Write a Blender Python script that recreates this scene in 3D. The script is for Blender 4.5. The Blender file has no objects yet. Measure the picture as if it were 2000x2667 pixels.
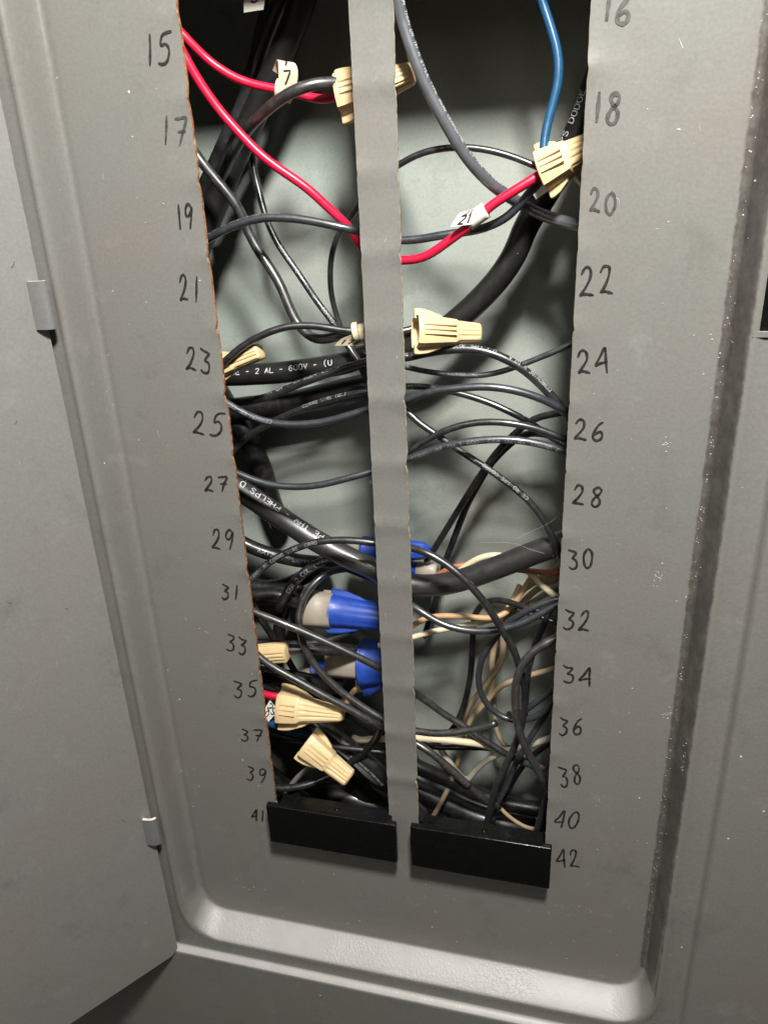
import bpy, bmesh, math, random
import numpy as np
from mathutils import Vector, Matrix
random.seed(7)
U = 0.0254                                   # lengths below are inches; the scene is in metres
sc = bpy.context.scene
C = sc.collection

# ------------------------------------------------------------------ camera, world, lamps, exposure
cam_d = bpy.data.cameras.new('camera')
cam = bpy.data.objects.new('camera', cam_d)
C.objects.link(cam)
cam_d.sensor_fit = 'HORIZONTAL'
cam_d.sensor_width = 36
cam_d.lens = 36.05
cam_d.clip_start = 0.01
cam_d.clip_end = 50
cam.matrix_world = Matrix([[0.969758, -0.057404, 0.237223, 0.132843], [0.240614, 0.387825, -0.889774, -0.267792], [-0.040924, 0.919944, 0.389908, 0.275212], [0.0, 0.0, 0.0, 1.0]])
sc.camera = cam

world = bpy.data.worlds.new('World')
sc.world = world
world.use_nodes = True
wb = world.node_tree.nodes['Background']
wb.inputs[0].default_value = (1.06, 1.0, 0.90, 1)
wb.inputs[1].default_value = 0.022

def area(name, loc, aim, sx, sy, power, col):
    d = bpy.data.lights.new(name, 'AREA')
    d.shape = 'RECTANGLE'
    d.size, d.size_y = sx * U, sy * U
    d.energy = power
    d.color = col
    o = bpy.data.objects.new(name, d)
    C.objects.link(o)
    o.location = Vector(loc) * U
    o.rotation_euler = (Vector(aim) - Vector(loc)).to_track_quat('-Z', 'Y').to_euler()
    return o
area('work_lamp', (6.7, -11.2, 22.6), (2.2, 0, 5), 2.2, 2.4, 6.4, (1.0, 0.985, 0.945))

# three rows of ceiling fluorescents running back through the room behind the photographer
area('ceiling_strip', (16, -150, 78), (16, -150, 0), 4, 200, 20, (1.0, 0.96, 0.86))
area('ceiling_strip', (-34, -150, 78), (-34, -150, 0), 4, 200, 20, (1.0, 0.96, 0.86))
area('ceiling_strip', (-140, -150, 78), (-140, -150, 0), 5, 240, 45, (1.0, 0.96, 0.86))

vs = sc.view_settings
vs.view_transform = 'Standard'
vs.look = 'None'
vs.exposure = 0
vs.gamma = 1

# ------------------------------------------------------------------ materials
def nodes(name):
    m = bpy.data.materials.new(name)
    m.use_nodes = True
    nt = m.node_tree
    b = nt.nodes['Principled BSDF']
    tc = nt.nodes.new('ShaderNodeTexCoord')
    return m, nt, b, tc.outputs['Object']

def noise(nt, vec, scale, detail=3, rough=.55):
    n = nt.nodes.new('ShaderNodeTexNoise')
    n.inputs['Scale'].default_value = scale
    n.inputs['Detail'].default_value = detail
    n.inputs['Roughness'].default_value = rough
    nt.links.new(vec, n.inputs['Vector'])
    return n.outputs['Fac']

def ramp(nt, fac, stops):
    r = nt.nodes.new('ShaderNodeValToRGB')
    e = r.color_ramp.elements
    e[0].position, e[0].color = stops[0][0], stops[0][1]
    e[1].position, e[1].color = stops[-1][0], stops[-1][1]
    for p, c in stops[1:-1]:
        k = e.new(p); k.color = c
    nt.links.new(fac, r.inputs[0])
    return r.outputs[0]

def g(v): return (v, v, v, 1)

def mix(nt, fac, a, b, mode='MIX'):
    m = nt.nodes.new('ShaderNodeMix')
    m.data_type = 'RGBA'
    m.blend_type = mode
    for s, v in ((m.inputs['Factor'], fac), (m.inputs['A'], a), (m.inputs['B'], b)):
        if isinstance(v, (tuple, float, int)):
            s.default_value = v
        else:
            nt.links.new(v, s)
    return m.outputs['Result']

def math_n(nt, op, a, b=None):
    m = nt.nodes.new('ShaderNodeMath')
    m.operation = op
    for i, v in enumerate((a, b)):
        if v is None: continue
        if isinstance(v, (int, float)): m.inputs[i].default_value = v
        else: nt.links.new(v, m.inputs[i])
    return m.outputs[0]

def bump(nt, b, h, strength, dist):
    n = nt.nodes.new('ShaderNodeBump')
    n.inputs['Strength'].default_value = strength
    n.inputs['Distance'].default_value = dist
    if isinstance(h, float): return
    nt.links.new(h, n.inputs['Height'])
    nt.links.new(n.outputs[0], b.inputs['Normal'])

def specks(nt, vec, scale, size, keep):
    v = nt.nodes.new('ShaderNodeTexVoronoi')
    v.inputs['Scale'].default_value = scale
    nt.links.new(vec, v.inputs['Vector'])
    near = math_n(nt, 'LESS_THAN', v.outputs['Distance'], size)
    sep = nt.nodes.new('ShaderNodeSeparateColor')
    nt.links.new(v.outputs['Color'], sep.inputs[0])
    return math_n(nt, 'MULTIPLY', near, math_n(nt, 'GREATER_THAN', sep.outputs[0], 1 - keep))

def paint(name, col, rough, dirt_and_highlight=False, peel=.10):
    m, nt, b, vec = nodes(name)
    tone = ramp(nt, noise(nt, vec, 16, 4), [(.35, (col[0]*1.03, col[1]*.985, col[2]*.97, 1)), (.5, (*col, 1)), (.65, (col[0]*.97, col[1]*1.01, col[2]*1.0, 1))])
    fine = ramp(nt, noise(nt, vec, 900, 2), [(.3, g(.93)), (.7, g(1.06))])
    c = mix(nt, 1.0, tone, fine, 'MULTIPLY')
    smear = ramp(nt, noise(nt, vec, 55, 6, .7), [(.58, g(0)), (.80, g(.26))])
    c = mix(nt, smear, c, (.36, .35, .33, 1))
    grime = ramp(nt, noise(nt, vec, 34, 6, .75), [(.56, g(0)), (.78, g(.45))])
    c = mix(nt, grime, c, (.085, .08, .072, 1))
    c = mix(nt, specks(nt, vec, 95, .040, .13), c, (.62, .61, .58, 1))
    c = mix(nt, specks(nt, vec, 60, .022, .12), c, (.03, .028, .025, 1))
    if dirt_and_highlight:                                   # grime caught along the right hand fold of the dished front
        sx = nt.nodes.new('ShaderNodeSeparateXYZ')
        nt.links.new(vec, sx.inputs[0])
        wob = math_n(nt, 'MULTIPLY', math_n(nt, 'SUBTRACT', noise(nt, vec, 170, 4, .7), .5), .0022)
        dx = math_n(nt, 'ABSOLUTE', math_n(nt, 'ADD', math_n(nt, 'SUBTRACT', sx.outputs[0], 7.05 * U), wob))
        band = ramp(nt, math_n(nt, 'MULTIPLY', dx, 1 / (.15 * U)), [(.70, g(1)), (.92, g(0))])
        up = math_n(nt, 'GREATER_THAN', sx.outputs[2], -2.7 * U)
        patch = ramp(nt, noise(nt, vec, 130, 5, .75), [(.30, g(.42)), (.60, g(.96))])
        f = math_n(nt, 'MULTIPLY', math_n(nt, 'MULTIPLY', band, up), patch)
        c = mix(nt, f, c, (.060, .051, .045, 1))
    if dirt_and_highlight:                                   # pale dust tone that paints a highlight on the upward facing ledges
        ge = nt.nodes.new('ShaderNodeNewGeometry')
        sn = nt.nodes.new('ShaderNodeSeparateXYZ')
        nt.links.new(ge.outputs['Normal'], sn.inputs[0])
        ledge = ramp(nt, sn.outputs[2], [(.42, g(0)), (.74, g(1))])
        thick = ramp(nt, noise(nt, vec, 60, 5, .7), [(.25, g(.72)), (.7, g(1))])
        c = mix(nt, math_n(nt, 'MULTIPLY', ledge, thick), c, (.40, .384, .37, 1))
        glint_specks = math_n(nt, 'MULTIPLY', specks(nt, vec, 900, .20, .22), ramp(nt, noise(nt, vec, 30, 5, .7), [(.48, g(0)), (.62, g(.8))]))
        c = mix(nt, math_n(nt, 'MULTIPLY', glint_specks, ledge), c, (.78, .76, .74, 1))  # white specks paint the sparkle into the ledge colour
    nt.links.new(c, b.inputs['Base Color'])
    r = ramp(nt, noise(nt, vec, 40, 5, .65), [(.35, g(rough - .05)), (.65, g(rough + .09))])
    if dirt_and_highlight: r = mix(nt, ledge, r, (.44, .44, .44, 1))
    nt.links.new(r, b.inputs['Roughness'])
    h = noise(nt, vec, 520, 3, .6)
    if dirt_and_highlight:                                   # thick, pebbly paint on the lower fold
        low = ramp(nt, math_n(nt, 'MULTIPLY', math_n(nt, 'ADD', sx.outputs[2], 3.95 * U), 1 / (1.0 * U)), [(.0, g(0)), (.28, g(1)), (.55, g(1)), (.85, g(0))])
        pebble = ramp(nt, noise(nt, vec, 780, 2, .5), [(.48, g(0)), (.70, g(1))])
        where = ramp(nt, noise(nt, vec, 30, 2), [(.38, g(0)), (.62, g(1))])
        h = math_n(nt, 'ADD', math_n(nt, 'MULTIPLY', h, .5), math_n(nt, 'MULTIPLY', math_n(nt, 'MULTIPLY', low, where), math_n(nt, 'MULTIPLY', pebble, 2.2)))
    bump(nt, b, h, peel, .0006)
    b.inputs['IOR'].default_value = 1.5
    return m

def plastic(name, col, rough, dust=0.0, dust_col=(.22, .215, .20), var=.12, scale=220, bmp=.05, spec=.5, streak=None, coat=0.0):
    m, nt, b, vec = nodes(name)
    lo = tuple(x * (1 - var) for x in col); hi = tuple(x * (1 + var) for x in col)
    c = ramp(nt, noise(nt, vec, scale, 4, .6), [(.3, (*lo, 1)), (.7, (*hi, 1))])
    if dust > 0:
        d = ramp(nt, noise(nt, vec, 330, 6, .75), [(.46, g(0)), (.72, g(dust))])
        c = mix(nt, d, c, (*dust_col, 1))
        c = mix(nt, specks(nt, vec, 420, .07, .06 if dust > .13 else 0.0), c, (.25, .245, .235, 1))
    if streak:
        d = ramp(nt, noise(nt, vec, 260, 6, .8), [(.52, g(0)), (.66, g(.85))])
        c = mix(nt, d, c, (*streak, 1))
    nt.links.new(c, b.inputs['Base Color'])
    r = ramp(nt, noise(nt, vec, 300, 4, .65), [(.3, g(max(.05, rough - .08))), (.7, g(rough + .12))])
    nt.links.new(r, b.inputs['Roughness'])
    b.inputs['Specular IOR Level'].default_value = spec
    b.inputs['Coat Weight'].default_value = coat
    b.inputs['Coat Roughness'].default_value = .13
    bump(nt, b, noise(nt, vec, 700, 3, .6), bmp, .0004)
    return m

GREY = (.174, .168, .154)
M = {}
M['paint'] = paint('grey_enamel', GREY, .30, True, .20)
M['door'] = paint('grey_enamel_door', (.205, .20, .187), .40)
M['back'] = paint('grey_green_enamel', (.315, .342, .308), .55, peel=.06)
def rusty(name, a, b_, c_):
    m, nt, b, vec = nodes(name)
    c = ramp(nt, noise(nt, vec, 420, 5, .7), [(.32, (*a, 1)), (.5, (*b_, 1)), (.68, (*c_, 1))])
    nt.links.new(c, b.inputs['Base Color'])
    b.inputs['Roughness'].default_value = .75
    bump(nt, b, noise(nt, vec, 600, 4, .7), .6, .0005)
    return m
M['rust'] = rusty('rusted_cut_steel', (.10, .045, .02), (.34, .15, .06), (.50, .36, .22))
M['rawedge'] = rusty('pale_cut_steel', (.20, .15, .10), (.46, .40, .28), (.60, .54, .38))
M['bright'] = rusty('bare_steel_edge', (.45, .40, .30), (.66, .61, .50), (.75, .72, .64))
M['marker'] = plastic('black_marker_ink', (.026, .023, .022), .36, var=.6, scale=700)
M['marker_faint'] = plastic('pale_marker_ink', (.065, .06, .057), .36, var=.5, scale=500)  # paler ink for upper numbers, their glare put into the colour
M['print'] = plastic('white_print', (.50, .51, .52), .6, var=.3, scale=900)
M['printthin'] = plastic('fine_white_print', (.36, .37, .385), .6, var=.45, scale=900)
M['printfaint'] = plastic('worn_white_print', (.24, .25, .27), .6, var=.5, scale=900)
M['printink'] = plastic('black_print', (.02, .018, .016), .6)
M['tag'] = plastic('cream_label_vinyl', (.62, .52, .36), .6, var=.08)
M['tagwhite'] = plastic('white_label_vinyl', (.74, .71, .62), .6, var=.06)
M['black_gloss'] = plastic('glossy_black_insulation', (.014, .014, .0155), .33, .12, spec=1.0, coat=.55)
M['black_gray'] = plastic('blue_black_insulation', (.026, .029, .034), .36, .16, (.16, .17, .185), spec=1.0, coat=.5)
M['wire_grey'] = plastic('slate_grey_insulation', (.085, .089, .098), .36, .12, (.2, .21, .23), spec=1.0, coat=.9)
M['black_dusty'] = plastic('dusty_black_insulation', (.020, .019, .018), .38, .38, (.14, .135, .125), spec=1.0, coat=.4)
M['black_dull'] = plastic('dull_black_insulation', (.0075, .007, .0068), .36, .10, coat=.35)
M['black_matte'] = plastic('matte_black_jacket', (.011, .0105, .010), .40, .14, (.06, .056, .05))
M['black_satin'] = plastic('satin_black_jacket', (.023, .0225, .022), .42, .14, (.07, .066, .06), spec=1.0, coat=.25)
M['black_rusty'] = plastic('rust_stained_black_insulation', (.030, .0295, .029), .36, .5, (.13, .12, .11), spec=1.0, coat=.9)
M['red'] = plastic('red_insulation', (.56, .010, .045), .34, var=.06)
M['blue'] = plastic('blue_insulation', (.013, .070, .150), .32, var=.08)
M['tan'] = plastic('orange_tan_insulation', (.52, .32, .16), .42, .25, (.4, .33, .25))
M['tan_dark'] = plastic('dull_tan_insulation', (.36, .27, .17), .45, .35, (.25, .21, .16))
M['cream'] = plastic('cream_insulation', (.66, .57, .38), .42, .2, (.4, .36, .3))
M['cream_dull'] = plastic('dull_cream_insulation', (.50, .46, .38), .45, .3, (.3, .28, .25))
M['brown'] = plastic('reddish_brown_insulation', (.42, .13, .055), .40, .2)
M['grey'] = plastic('grey_insulation', (.34, .32, .29), .42, .3)
M['nut'] = plastic('tan_nylon', (.66, .49, .26), .40, var=.05, bmp=.05)
M['inside'] = plastic('tan_nylon_inside', (.60, .44, .24), .55, var=.08)
M['barrel'] = plastic('grey_beige_plastic', (.31, .27, .215), .46, .2, (.2, .18, .15), var=.08)
M['bluecap'] = plastic('blue_plastic', (.015, .055, .34), .40, .15, (.06, .08, .18), var=.12, bmp=.05)
M['filler'] = plastic('black_filler_plastic', (.0045, .0045, .0042), .20, .03, (.05, .05, .048), spec=.3, bmp=.015)
M['web'] = plastic('spider_silk', (.7, .7, .7), .5)
M['chip'] = plastic('pale_chipped_paint', (.38, .365, .34), .5, var=.3)
M['hinge'] = paint('grey_enamel_hinge', (.20, .20, .195), .42)
M['hinge'].node_tree.nodes['Principled BSDF'].inputs['Metallic'].default_value = .25

# ------------------------------------------------------------------ object helpers
def obj(name, verts, faces, m, parent=None, smooth=True):
    me = bpy.data.meshes.new(name)
    me.from_pydata([(v[0] * U, v[1] * U, v[2] * U) for v in verts], [], faces)
    me.update()
    me.materials.append(M[m] if isinstance(m, str) else m)
    if smooth:
        me.polygons.foreach_set('use_smooth', [True] * len(me.polygons))
    o = bpy.data.objects.new(name, me)
    C.objects.link(o)
    if parent: o.parent = parent
    return o

def bobj(name, bm, m, parent=None, smooth=False):
    for v in bm.verts: v.co *= U
    me = bpy.data.meshes.new(name)
    bm.to_mesh(me); bm.free()
    me.materials.append(M[m])
    if smooth: me.polygons.foreach_set('use_smooth', [True] * len(me.polygons))
    o = bpy.data.objects.new(name, me)
    C.objects.link(o)
    if parent: o.parent = parent
    return o

def tag(o, label, cat, group=None, kind=None):
    if label: o['label'] = label
    if cat: o['category'] = cat
    if group: o['group'] = group
    if kind: o['kind'] = kind
    return o

def thing(name, label, cat, group=None):
    o = bpy.data.objects.new(name, None)
    o.empty_display_size = .01
    C.objects.link(o)
    return tag(o, label, cat, group)

def catmull(pts, step):
    P = [np.array(p, float) for p in pts]
    P = [2 * P[0] - P[1]] + P + [2 * P[-1] - P[-2]]
    out = []
    for i in range(1, len(P) - 2):
        p0, p1, p2, p3 = P[i-1:i+3]
        n = max(2, int(np.linalg.norm(p2 - p1) / step))
        for k in range(n):
            t = k / n
            out.append(.5 * (2*p1 + (p2-p0)*t + (2*p0-5*p1+4*p2-p3)*t*t + (3*p1-p0-3*p2+p3)*t**3))
    out.append(P[-2])
    A = np.array(out)
    for _ in range(6):                                       # even out the bends, ends held
        B = A.copy(); B[1:-1] = .25*A[:-2] + .5*A[1:-1] + .25*A[2:]; A = B
    return A

VIEW = np.array([.22, -.85, .48])
def tube(A, r, ns=12):
    T = np.gradient(A, axis=0); T /= np.linalg.norm(T, axis=1)[:, None]
    N = np.cross(T[0], [.3, .2, .9]); N /= np.linalg.norm(N)
    V = []; F = []
    for i in range(len(A)):
        N = N - T[i] * (N @ T[i]); N /= np.linalg.norm(N)
        B = np.cross(T[i], N)
        for k in range(ns):
            a = 2 * math.pi * k / ns
            V.append(A[i] + r * (math.cos(a) * N + math.sin(a) * B))
    for i in range(len(A) - 1):
        for k in range(ns):
            F.append((i*ns+k, i*ns+(k+1) % ns, (i+1)*ns+(k+1) % ns, (i+1)*ns+k))
    n = len(V)
    V += [A[0], A[-1]]
    for k in range(ns):
        F.append((n, (k+1) % ns, k)); q = (len(A)-1)*ns
        F.append((n+1, q+k, q+(k+1) % ns))
    return V, F, T

# single stroke letters on a 4 x 6 grid
GL = {'A': '0,0 2,6 4,0|.8,2.2 3.2,2.2', 'B': '0,0 0,6 3,6 3.8,4.6 3,3.2 0,3.2|3,3.2 4,1.6 3,0 0,0', 'C': '4,5 3,6 1,6 0,4.5 0,1.5 1,0 3,0 4,1',
 'D': '0,0 0,6 2.5,6 4,4.5 4,1.5 2.5,0 0,0', 'E': '4,6 0,6 0,0 4,0|0,3.1 3,3.1', 'F': '4,6 0,6 0,0|0,3.1 3,3.1', 'G': '4,5 3,6 1,6 0,4.5 0,1.5 1,0 3,0 4,1 4,2.8 2.4,2.8',
 'H': '0,0 0,6|4,0 4,6|0,3 4,3', 'I': '2,0 2,6', 'J': '4,6 4,1.2 3,0 1,0 0,1.2', 'K': '0,0 0,6|4,6 0,2.6|1.4,3.6 4,0', 'L': '0,6 0,0 4,0', 'M': '0,0 0,6 2,2.4 4,6 4,0',
 'N': '0,0 0,6 4,0 4,6', 'O': '1,0 0,1.5 0,4.5 1,6 3,6 4,4.5 4,1.5 3,0 1,0', 'P': '0,0 0,6 3,6 4,4.7 3,3 0,3', 'Q': '1,0 0,1.5 0,4.5 1,6 3,6 4,4.5 4,1.5 3,0 1,0|2.4,1.6 4.2,-.6',
 'R': '0,0 0,6 3,6 4,4.7 3,3 0,3|2.2,3 4,0', 'S': '4,5 3,6 1,6 0,4.7 1,3.3 3,2.8 4,1.4 3,0 1,0 0,1', 'T': '0,6 4,6|2,6 2,0', 'U': '0,6 0,1.5 1,0 3,0 4,1.5 4,6', 'V': '0,6 2,0 4,6',
 'W': '0,6 1,0 2,4 3,0 4,6', 'X': '0,0 4,6|0,6 4,0', 'Y': '0,6 2,3 4,6|2,3 2,0', 'Z': '0,6 4,6 0,0 4,0', '0': '1,0 0,1.5 0,4.5 1,6 3,6 4,4.5 4,1.5 3,0 1,0', '1': '.8,4.8 2,6 2,0',
 '2': '0,4.6 1,6 3,6 4,4.6 3.6,3.2 0,0 4,0', '3': '0,5.4 1.2,6 3,6 4,4.6 3,3.2 1.6,3.2|3,3.2 4,1.6 3,0 1,0 0,.8', '5': '3.8,6 .4,6 .2,3.4 2.6,3.6 4,2.2 3.6,.6 2.2,0 0,.5',
 '6': '3.6,5.6 2,6 .4,4.4 0,1.6 1,0 3,0 4,1.6 3,3.2 1,3.2 0,1.8', '7': '0,6 4,6 1.4,0', '9': '4,3.4 3,2.6 1,2.8 0,4.4 1,6 3,6 4,4.6 4,2 2.6,0 .8,.2', '-': '.4,3 3.6,3', '(': '3,7 1.4,5 1.4,1 3,-1', ')': '1,7 2.6,5 2.6,1 1,-1', ' ': ''}
def strokes(ch):
    return [[tuple(map(float, p.split(','))) for p in s.split()] for s in GL.get(ch, '').split('|') if s]

def ribbon(path, wd, surf, sub, taper=False):
    """a flat pen stroke along a 2D path, laid on a surface by surf(x, y) -> point"""
    V = []; F = []
    Q = []
    for a, b in zip(path[:-1], path[1:]):
        a = np.array(a); b = np.array(b)
        n = max(1, int(np.linalg.norm(b - a) / sub))
        Q += [a + (b - a) * k / n for k in range(n)]
    Q.append(np.array(path[-1]))
    Q = np.array(Q)
    if len(Q) < 2: return V, F
    D = np.gradient(Q, axis=0); D /= (np.linalg.norm(D, axis=1)[:, None] + 1e-9)
    for i, (q, d) in enumerate(zip(Q, D)):
        k = 1.0
        if taper:
            e = min(i, len(Q) - 1 - i) / 4
            k = min(1, .62 + .38 * e) * (1 + .16 * math.sin(i * .55 + q[0] * 40))
        n = np.array([-d[1], d[0]]) * wd / 2 * k
        V += [surf(*(q + n)), surf(*q), surf(*(q - n))]
    for i in range(len(Q) - 1):
        for k in (0, 1):
            F.append((3*i+k, 3*i+k+1, 3*i+4+k, 3*i+3+k))
    return V, F

def merge(parts):
    V = []; F = []
    for v, f in parts:
        o = len(V); V += list(v); F += [tuple(i + o for i in q) for q in f]
    return V, F

def wire(name, label, m, r, pts, prints, group):
    A = catmull(pts, .07)
    J = np.cumsum(np.array([[random.gauss(0, 1) for _ in range(3)] for _ in A]), 0)
    K = np.ones(15) / 15
    lo = np.stack([np.convolve(np.pad(J[:, i], 30, 'edge'), np.ones(61) / 61, 'valid')[:len(A)] for i in range(3)], 1)
    J = np.stack([np.convolve(np.pad(J[:, i], 7, 'edge'), K, 'valid')[:len(A)] for i in range(3)], 1) - lo
    A = A + J * (.0045 if r < .15 else .003)
    V, F, T = tube(A, r, 20 if r > .15 else 14)
    o = obj(name, V, F, m)
    tag(o, label, 'cable' if 'cable' in name else 'wire', group)
    S = np.concatenate([[0], np.cumsum(np.linalg.norm(np.diff(A, axis=0), axis=1))])
    for text, f0, f1, hgt, ang, sign in prints:
        s0, s1 = f0 * S[-1], f1 * S[-1]
        h = hgt * r * (1.5 if r < .15 else 1.35)
        allp = []
        cw = (s1 - s0) / len(text)
        k4 = cw * .70 / 4
        rr = r + .0035
        def surf(x, y):
            s = s0 + x if sign > 0 else s1 - x
            j = min(max(int(np.searchsorted(S, s)) - 1, 0), len(A) - 2)
            u = (s - S[j]) / (S[j+1] - S[j] + 1e-9)
            c = A[j] * (1-u) + A[j+1] * u
            t = T[j] * (1-u) + T[j+1] * u; t = t / np.linalg.norm(t)
            n = VIEW - t * (VIEW @ t); n = n / np.linalg.norm(n)
            up = np.cross(n, t) * sign
            a = (y - h / 2) / rr
            ca = math.radians(ang)
            # ang turns the whole line of print round the jacket (positive = towards the floor)
            dn = np.cross(t, n); dn = dn if dn[2] < 0 else -dn
            n2 = math.cos(ca) * n + math.sin(ca) * dn
            up2 = np.cross(n2, t) * sign
            return c + rr * (math.cos(a) * n2 + math.sin(a) * up2)
        for i, ch in enumerate(text):
            if ch == ' ': continue
            if random.random() < .05 and r < .15: continue
            for st in strokes(ch):
                allp.append(ribbon([(i*cw + x*k4, y*h/6) for x, y in st], min(.15*h, .030), surf, .03))
        faint = m in ('black_dull', 'black_gray')
        obj('printed_lettering', *merge(allp), 'printfaint' if faint else ('print' if r > .15 or m == 'wire_grey' else 'printthin'), o, False)
    return o

# ------------------------------------------------------------------ the enclosure behind the cover
BACK = 3.2
def plane(name, v, m, kind='structure'):
    o = obj(name, v, [(0, 1, 2, 3)], m, None, False)
    o['kind'] = kind
    return o
x0, x1, z0, z1 = -4.2, 9.4, -8.5, 24
plane('back_wall', [(x0, BACK, z0), (x1, BACK, z0), (x1, BACK, z1), (x0, BACK, z1)], 'back')
plane('left_wall', [(x0, .25, z0), (x0, BACK, z0), (x0, BACK, z1), (x0, .25, z1)], 'back')
plane('right_wall', [(x1, BACK, z0), (x1, .25, z0), (x1, .25, z1), (x1, BACK, z1)], 'back')
plane('floor', [(x0, .25, z0), (x1, .25, z0), (x1, BACK, z0), (x0, BACK, z0)], 'back')
plane('ceiling', [(x0, BACK, z1), (x1, BACK, z1), (x1, .25, z1), (x0, .25, z1)], 'back')

# ------------------------------------------------------------------ the dished front cover with its two breaker slots
XS = (0.0, 2.2595, 2.8072, 5.1059)
SLOT_TOP = 14.0
random.seed(3)
DENT = {(c, k): random.uniform(.55, 1.25) for c in range(4) for k in range(-2, 30)}
def sm(t):
    t = min(max(t, 0), 1); return t*t*(3 - 2*t)
def cover_y(x, z):
    R = .58
    qx = max(-2.0 + R - x, x - (7.0 - R), 0); qz = max(-3.22 + R - z, 0)
    L = math.hypot(qx, qz); y = 0
    if L > 0:
        w = .17 + .27 * (qz / L) ** 2; side = (qx / L) ** 2
        y -= side * (.030 * math.exp(-((L - R - w - .05) / .05) ** 2) - .018 * math.exp(-((L - R + .05) / .06) ** 2))
        t = min(max((L - R) / w, 0), 1); y -= .5 * (.45 * sm(t) + .55 * min(max((t - .09) / .82, 0), 1))
    R = .10
    qx = max(-2.62 + R - x, x - (7.60 - R), 0); qz = max(-3.93 + R - z, 0)
    L = math.hypot(qx, qz)
    y -= .15 * sm((L - R) / .10)
    if -.3 < z < SLOT_TOP + .3:
        k = round(z); b = math.exp(-((z - k) / .15) ** 2) if k >= 1 else 0
        w = math.sin(z * 6.283 + 1) * .0012
        if x < XS[0] + .01: y -= (.024 * b * DENT[0, k] + w) * math.exp(min(0, x) / .20)
        elif XS[1] - .01 < x < XS[2] + .01:
            u = (x - XS[1]) / (XS[2] - XS[1])
            y -= b * .018 * (DENT[1, k] * (1-u) + DENT[2, k] * u) + w + b * .014 * (math.exp(-u / .16) * DENT[1, k] + math.exp(-(1 - u) / .16) * DENT[2, k])
        elif x > XS[3] - .01: y -= (.022 * b * DENT[3, k] + w) * math.exp(-(x - XS[3]) / .18)
    return y
def lines(*segs):
    out = []
    for a, b, s in segs:
        n = max(1, round((b - a) / s))
        out += [a + (b - a) * i / n for i in range(n)]
    out.append(segs[-1][1])
    return out
GX = lines((-9.5, -2.8, .6), (-2.8, -1.25, .035), (-1.25, -.5, .12), (-.5, 0, .05), (0, XS[1], .4), (XS[1], XS[2], .05), (XS[2], XS[3], .4),
           (XS[3], XS[3] + .5, .05), (XS[3] + .5, 6.35, .12), (6.35, 7.25, .03), (7.25, 7.5, .08), (7.5, 7.8, .03), (7.8, 10.6, .4))
GZ = lines((-11, -4.3, .6), (-4.3, -2.6, .033), (-2.6, -1, .1), (-1, 0, .1), (0, SLOT_TOP, .0625), (SLOT_TOP, 22, .4))
HOLE = (7.25, 7.58, 9.05, 9.95)
def in_slot(x, z):
    if HOLE[0] < x < HOLE[1] and HOLE[2] < z < HOLE[3]: return True
    return -.95 < z < SLOT_TOP and (XS[0] < x < XS[1] or XS[2] < x < XS[3])
def rnd(i): return (math.sin(i * 12.9898) * 43758.5453) % 1 - .5
def edge_shift(x, z):
    for c, xe in enumerate(XS):
        if abs(x - xe) < 1e-6 and -.95 <= z <= SLOT_TOP:
            k = round(z); s = (-1, 1, -1, 1)[c]
            n = .016 * math.exp(-((z - k) / .055) ** 2) * DENT[c, k] if k >= 1 else 0
            return s * (n - .0) + .006 * rnd(c * 977 + round(z * 16)) + .003 * rnd(c * 31 + round(z * 48))
    return 0
V = []; idx = {}; F = []
for j, z in enumerate(GZ):
    for i, x in enumerate(GX):
        V.append((x + edge_shift(x, z), cover_y(x, z), z))
nx = len(GX)
for j in range(len(GZ) - 1):
    for i in range(nx - 1):
        if in_slot((GX[i] + GX[i+1]) / 2, (GZ[j] + GZ[j+1]) / 2): continue
        F.append((j*nx+i, j*nx+i+1, (j+1)*nx+i+1, (j+1)*nx+i))
cover = thing('panel_cover', 'grey steel front cover of the breaker panel with two long open slots', 'panel cover')
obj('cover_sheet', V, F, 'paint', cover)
TH = .065
for c, xe in enumerate(XS):
    i = min(range(nx), key=lambda q: abs(GX[q] - xe))
    V2 = []; F2 = []
    zs = [j for j in range(len(GZ)) if -.96 < GZ[j] <= SLOT_TOP + .01]
    for j in zs:
        v = V[j*nx+i]
        rag = .006 * rnd(c * 7 + j * 3)
        V2 += [v, (v[0] + (.004 if c % 2 == 0 else -.004) + rag, v[1] + TH * .5, v[2]), (v[0] + rag, v[1] + TH, v[2])]
    for k in range(len(zs) - 1):
        for q in (0, 1):
            F2.append((3*k+q, 3*k+q+1, 3*k+4+q, 3*k+3+q))
    e = obj('cut_edge', V2, F2, ('rust', 'rust', 'rawedge', 'rawedge')[c], cover, False)
    e['label'] = ('rusty cut edge left of the left slot', 'rusty cut edge on the left of the middle strip', 'pale cut edge on the right of the middle strip', 'pale cut edge right of the right slot')[c]
# the back of the slot ends
def box(bm, a, b):
    vs_ = [bm.verts.new((x, y, z)) for x in (a[0], b[0]) for y in (a[1], b[1]) for z in (a[2], b[2])]
    for q in ((0, 1, 3, 2), (4, 6, 7, 5), (0, 4, 5, 1), (2, 3, 7, 6), (0, 2, 6, 4), (1, 5, 7, 3)):
        bm.faces.new([vs_[i] for i in q])
    return vs_
bm = bmesh.new()
hy = -.5
for a, b in (((HOLE[0]-.06, hy-.03, HOLE[2]-.05), (HOLE[1]+.05, hy+.02, HOLE[2]+.015)), ((HOLE[0]-.04, hy-.015, HOLE[2]+.015), (HOLE[0]+.012, hy+.02, HOLE[3]))):
    box(bm, a, b)
bmesh.ops.recalc_face_normals(bm, faces=bm.faces)
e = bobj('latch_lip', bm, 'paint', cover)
bm = bmesh.new()
box(bm, (HOLE[0] - .1, -.42, HOLE[2] - .2), (HOLE[1] + .1, -.36, HOLE[3] + .2))
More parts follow.
